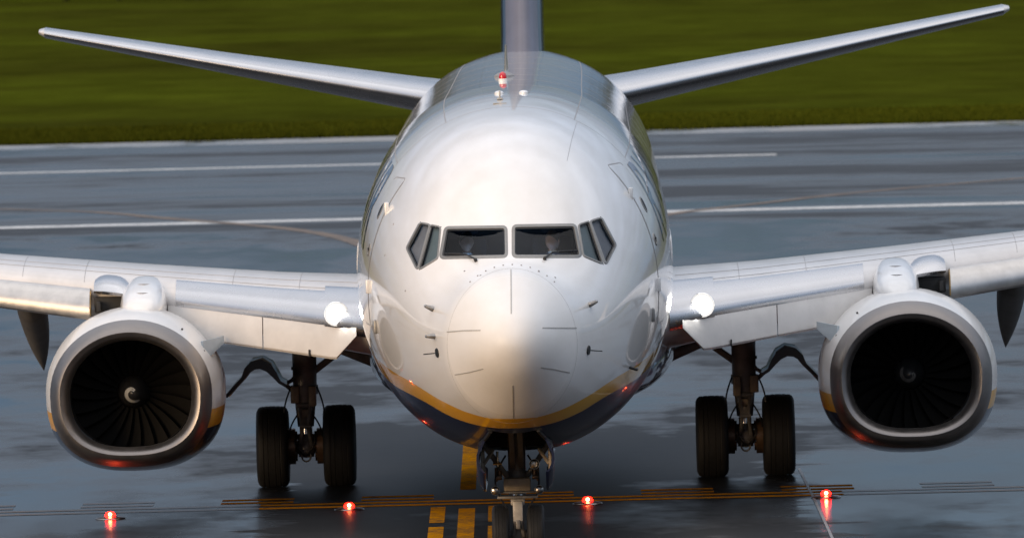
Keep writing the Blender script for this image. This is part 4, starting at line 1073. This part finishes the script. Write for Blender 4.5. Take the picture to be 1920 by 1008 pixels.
def nose_gear():
    root = empty('nose_gear', (0, 0, 0), plane); gs, gz = 4.0, .335
    for dx in (-.2, .2):
        tyre_mb((dx, gs, gz), .34, .205, 48).build('tyre', M_TYRE, root, angle=50); rim_mb((dx, gs, gz), .34, .205, 1 if dx > 0 else -1).build('wheel_rim', M_STEEL, root)
    b = MB(); b.tube([(0, gs, .86), (0, gs, 1.0), (0, gs - .02, 1.6)], [.075, .10, .105], 18); b.tube([(0, gs, .98), (0, gs, 1.06)], .125, 18); b.tube([(0, gs, .80), (0, gs, .83)], .10, 18); b.build('strut', M_GEAR, root)
    b = MB(); b.tube([(0, gs, .34), (0, gs, .88)], .055, 16); b.build('piston', M_CHROME, root)
    b = MB(); b.tube([(-.28, gs, gz), (.28, gs, gz)], .05, 14); b.box((0, gs, gz + .04), (.13, .15, .24), bev=.03); b.build('axle', M_GEAR, root)
    b = MB()
    b.box((0, gs - .17, .60), (.115, .05, .26), bev=.02); b.box((0, gs - .12, .72), (.16, .09, .09), bev=.02); b.build('upper_torque_link', mat('torque_link_pale', (.42, .40, .37), .4, var=.3, scale=12), root)
    b = MB(); b.bar((-.03, gs - .19, .50), (-.06, gs - .09, .32), .035, .04); b.bar((.03, gs - .19, .50), (.06, gs - .09, .32), .035, .04); b.box((0, gs - .2, .46), (.05, .05, .1), bev=.01); b.build('lower_torque_link', M_GEAR, root)
    b = MB(); b.box((0, gs - .2, .92), (.31, .14, .15), bev=.02); b.build('steering_box', mat('steering_box_tan', (.34, .28, .20), .45, var=.35, scale=12), root)
    b = MB(); b.box((0, gs - .2, .775), (.46, .16, .03), bev=.008); b.box((0, gs - .22, .83), (.40, .04, .02), bev=.006); b.build('tow_plate', M_GEAR, root)
    for dx in (-.25, .25):
        b = MB(); b.tube([(dx, gs - .16, .86), (dx, gs - .30, .86)], [.045, .052], 16); b.sphere((dx, gs - .3, .86), .05, 8, (1, .5, 1)); b.build('steering_actuator', M_STEEL, root)
        b = MB(); b.tube([(dx * .8, gs - .15, .97), (dx * .8, gs - .15, 1.08)], .028, 10); b.box((dx * .84, gs - .16, 1.0), (.07, .1, .05), bev=.012); b.box((dx * .95, gs - .1, 1.03), (.035, .12, .16), bev=.01); b.build('steering_valve', M_BROWN, root)
        b = MB(); b.bar((dx * .45, gs - .05, 1.0), (dx * 1.7, gs - .1, 1.45), .07, .06, .012); b.build('side_strut', M_GEAR, root)
        P = [Vector((dx * (.5 + .5 * math.sin(math.pi * t)), gs - .16 - .05 * math.sin(3 * t), 1.25 - .6 * t)) for t in np.linspace(0, 1, 14)]
        b = MB(); b.tube(P, .011, 7); b.build('hydraulic_hose', M_BLACK, root)
    b = MB(); b.tube([(-.22, gs - .18, 1.12), (-.22, gs - .18, 1.30)], .014, 8); b.tube([(-.27, gs - .18, 1.16), (-.17, gs - .18, 1.16)], .016, 8); b.build('lock_pin', M_STEEL, root)
    b = MB(); b.tube([(.20, gs - .16, 1.15), (.20, gs - .24, 1.15)], [.045, .06], 16); b.sphere((.2, gs - .235, 1.15), .058, 8, (1, .35, 1)); b.build('taxi_light', M_STEEL, root)
    b = MB(); b.bar((-.05, gs + .05, 1.05), (-.05, gs - 1.0, 1.6), .06, .06); b.bar((.05, gs + .05, 1.05), (.05, gs - 1.0, 1.6), .06, .06); b.build('drag_brace', M_GEAR, root)
    # wheel bay
    b = MB(); x0, x1, y0, y1, z1 = -.42, .42, 1.70, 4.87, 2.1
    V = [(x, y, z) for z in (0, z1) for y in (y0, y1) for x in (x0, x1)]; V[:4] = [(-.3, y0, 1.66), (.3, y0, 1.66), (x0, y1, 1.29), (x1, y1, 1.29)]; V[4:6] = [(-.3, y0, z1), (.3, y0, z1)]
    b.add(V, [(4, 5, 7, 6), (0, 1, 5, 4), (2, 6, 7, 3), (0, 4, 6, 2), (1, 3, 7, 5)]); b.build('wheel_bay', M_DARK, root)
    for k in range(7):
        b = MB(); b.box((0, 2.3 + .36 * k, 1.86 + .03 * (k % 2)), (.6, .05, .12), bev=.01); b.build('bay_rib', M_BROWN, root)
    # doors, hanging open on both sides
    for sx in (-1, 1):
        b = MB(); rows = []
        for k in range(13):
            s = 2.2 + 2.5 * k / 12; e = min(1, 2.2 * math.sin(math.pi * (k + .6) / 13.2)); row = []; zk = sect(s)[1] + .035; xk = min(.40, .26 + (s - 1.72) * .16) + .005
            prof = [(xk, zk), (.425, 1.25), (.428, 1.15), (.415, 1.05), (.39, .97), (.355, .90 + .02)]
            P = [Vector((sx * x, s, zk - (zk - z) * (.45 + .55 * e))) for x, z in prof]
            rows.append([p + Vector((sx * .012, 0, 0)) for p in P] + [p - Vector((sx * .016, 0, 0)) for p in P[::-1]])
        b.loft(rows); d = b.build('gear_door', M_NAVY, root)
        b = MB(); b.bar((sx * .385, 3.0, 1.34), (sx * .385, 3.02, .99), .03, .03, .006); b.bar((sx * .37, 3.0, 1.2), (sx * .26, 3.25, 1.35), .035, .03, .006); b.bar((sx * .38, 3.6, 1.34), (sx * .37, 3.6, 1.0), .035, .05, .006); b.build('door_rib', mat('door_inner_tan', (.45, .38, .30), .5, var=.3, scale=10), root)
        b = MB(); b.tube([(sx * (min(.40, .26 + (s_ - 1.72) * .16)), s_, sect(s_)[1] + .03) for s_ in np.linspace(1.75, 4.85, 20)], .022, 8); b.build('hinge_rail', M_BLACK, root)
    return root
nose_gear()

# ------------------------------------------------------------------ pilots
def person(px, py, label, hair, jacket, turn, lean):
    p = at(px, py, 3.62); base = PM @ Vector((p.x, 3.66, 3.0))
    root = empty('person', base); root.rotation_euler = (0, 0, -R(.46)); tag(root, label, 'person', 'pilots in the cockpit')
    hz = p.z - 3.0; L = lean
    V = {'pel': ((0, .02, .12), .15), 'bel': ((0, .03, .26), .145), 'che': ((0, .02, .43), .165), 'neck0': ((L * .3, -.01, .56), .075), 'neck1': ((L, -.02, hz - .085), .058),
         'sL': ((-.17, .02, .50), .075), 'eL': ((-.24, -.06, .27), .05), 'wL': ((-.16, -.32, .24), .036), 'sR': ((.17, .02, .50), .075), 'eR': ((.24, -.06, .27), .05), 'wR': ((.16, -.32, .24), .036),
         'hL': ((-.14, -.40, .25), .04), 'hR': ((.14, -.40, .25), .04),
         'kL': ((-.13, -.44, .10), .075), 'aL': ((-.12, -.50, -.32), .05), 'tL': ((-.12, -.66, -.36), .04), 'kR': ((.13, -.44, .10), .075), 'aR': ((.12, -.50, -.32), .05), 'tR': ((.12, -.66, -.36), .04), 'pL': ((-.10, -.02, .10), .10), 'pR': ((.10, -.02, .10), .10)}
    E = [('pel', 'bel'), ('bel', 'che'), ('che', 'neck0'), ('neck0', 'neck1'), ('che', 'sL'), ('sL', 'eL'), ('eL', 'wL'), ('wL', 'hL'), ('che', 'sR'), ('sR', 'eR'), ('eR', 'wR'), ('wR', 'hR'), ('pel', 'pL'), ('pL', 'kL'), ('kL', 'aL'), ('aL', 'tL'), ('pel', 'pR'), ('pR', 'kR'), ('kR', 'aR'), ('aR', 'tR')]
    names = list(V); me = bpy.data.meshes.new('body'); me.from_pydata([V[k][0] for k in names], [(names.index(a), names.index(b_)) for a, b_ in E], [])
    o = bpy.data.objects.new('body', me); COL.objects.link(o); me.skin_vertices or me.attributes
    md = o.modifiers.new('skin', 'SKIN'); md.use_smooth_shade = True
    if not me.skin_vertices:
        bm = bmesh.new(); bm.from_mesh(me); bm.verts.layers.skin.verify(); bm.to_mesh(me); bm.free()
    for i, k in enumerate(names):
        me.skin_vertices[0].data[i].radius = (V[k][1], V[k][1] * (.8 if k in ('che', 'bel') else 1)); me.skin_vertices[0].data[i].use_root = (k == 'pel')
    o.modifiers.new('sub', 'SUBSURF').levels = 1; o.modifiers['sub'].render_levels = 1
    dg = bpy.context.evaluated_depsgraph_get(); m2 = bpy.data.meshes.new_from_object(o.evaluated_get(dg)); bpy.data.objects.remove(o)
    # head joined into the same body mesh
    h = MB(); Rz = Matrix.Rotation(turn, 3, 'Z'); hc = Vector((L, -.03, hz))
    n = 16; secs = []
    for i in range(n + 1):
        a = math.pi * i / n; z = math.cos(a) * .118; rr = max(math.sin(a), 1e-3); row = []
        for k in range(24):
            q = 2 * math.pi * k / 24; x, y = math.cos(q) * rr, math.sin(q) * rr
            w = .076 if z > -.03 else .076 - (-.03 - z) * .28; dp = .096
            P = Vector((x * w, y * dp, z)); f = max(0, -y)
            if z < -.02: P.y += .012 * (1 if y > 0 else -.4)
            g_ = math.exp(-((x * w) / .014) ** 2) * math.exp(-((z + .012) / .028) ** 2) * f; P.y -= .026 * g_
            for ex in (-.03, .03): P.y += .012 * math.exp(-((x * w - ex) / .016) ** 2 - ((z - .012) / .014) ** 2) * f
            P.y += .006 * math.exp(-((z + .062) / .008) ** 2) * math.exp(-((x * w) / .025) ** 2) * f
            row.append(hc + Rz @ P)
        secs.append(row)
    h.loft(secs[::-1], True, False)
    for sx in (-1, 1): h.sphere(hc + Rz @ Vector((sx * .078, .005, -.005)), .028, 6, (.35, .7, 1))
    bm = bmesh.new(); bm.from_mesh(m2); tmp = bpy.data.meshes.new('t'); tmp.from_pydata([tuple(v) for v in h.v], [], h.f); nb = len(bm.faces); bm.from_mesh(tmp)
    bm.faces.ensure_lookup_table()
    for i, f in enumerate(bm.faces):
        f.smooth = True; c = f.calc_center_median(); f.material_index = 0 if (i >= nb or c.z > .585 or (c.y < -.34 and c.z > .2)) else (1 if (abs(c.x) < .05 and c.z > .40 and c.y < -.05) else 2)
    bmesh.ops.recalc_face_normals(bm, faces=bm.faces); m2b = bpy.data.meshes.new('body'); bm.to_mesh(m2b); bm.free()
    for k in (M_SKIN, M_SHIRT, jacket): m2b.materials.append(k)
    ob = bpy.data.objects.new('body', m2b); COL.objects.link(ob); ob.parent = root
    hr_ = MB(); rows = []
    for i in range(9):
        a = math.pi * .52 * i / 8; row = []
        for k in range(24):
            q = 2 * math.pi * k / 24; f = -math.sin(q); aa = a * (1 - .42 * max(0, f)) * 1.12
            row.append(hc + Rz @ Vector((math.cos(q) * math.sin(aa) * .083, math.sin(q) * math.sin(aa) * .104 + .004, math.cos(aa) * .126)))
        rows.append(row)
    hr_.loft(rows, True, False); hr_.build('hair', hair, root)
    return root
person(875, 453, 'pilot in dark jacket and white collar behind the left windscreen pane', M_HAIR, M_JACKET, .25, .0)
person(1036, 451, 'pilot in blue pullover with head turned behind the right windscreen pane', mat('greying_hair', (.10, .08, .07), .6, var=.2), mat('blue_pullover', (.02, .035, .08), .85, var=.2), -.5, -.0)

# ------------------------------------------------------------------ stop bar lights
def stop_light(px, py, label):
    g = pix_ground(px, py + 6); root = empty('stop_bar_light', (g.x, g.y, 0)); tag(root, label, 'runway light', 'red stop bar lights across the taxiway')
    return root
PL = [(207, 966, 'red stop bar light near the left engine, leftmost of the row'), (655, 949, 'red stop bar light below the left main wheels'),
      (1102, 938, 'red stop bar light right of the nose wheels'), (1549, 926, 'red stop bar light below the right engine, rightmost of the row')]
proto = None
for px, py, lb in PL:
    r = stop_light(px, py, lb)
    if proto is None:
        b = MB(); b.lathe([(.19, 0), (.185, .012), (.15, .022), (.12, .024), (.10, .022)], (0, 0, .004), (0, 0, 1), 32); base = b.build('base_ring', M_STEEL, r)
        b = MB(); b.lathe([(.10, .02), (.075, .034), (.07, .04)], (0, 0, .0), (0, 0, 1), 24); bd = b.build('lamp_body', M_GEAR, r)
        b = MB(); b.lathe([(.068, .035), (.066, .055), (.052, .078), (.028, .092), (.001, .096)], (0, 0, 0), (0, 0, 1), 24); ln = b.build('lamp_lens', M_STOP, r)
        b = MB(); b.sphere((0, -.058, .06), .022, 8); co = b.build('lamp_bulb', M_STOPC, r)
        proto = (base, bd, ln, co)
    else:
        for p in proto:
            o = p.copy(); COL.objects.link(o); o.parent = r
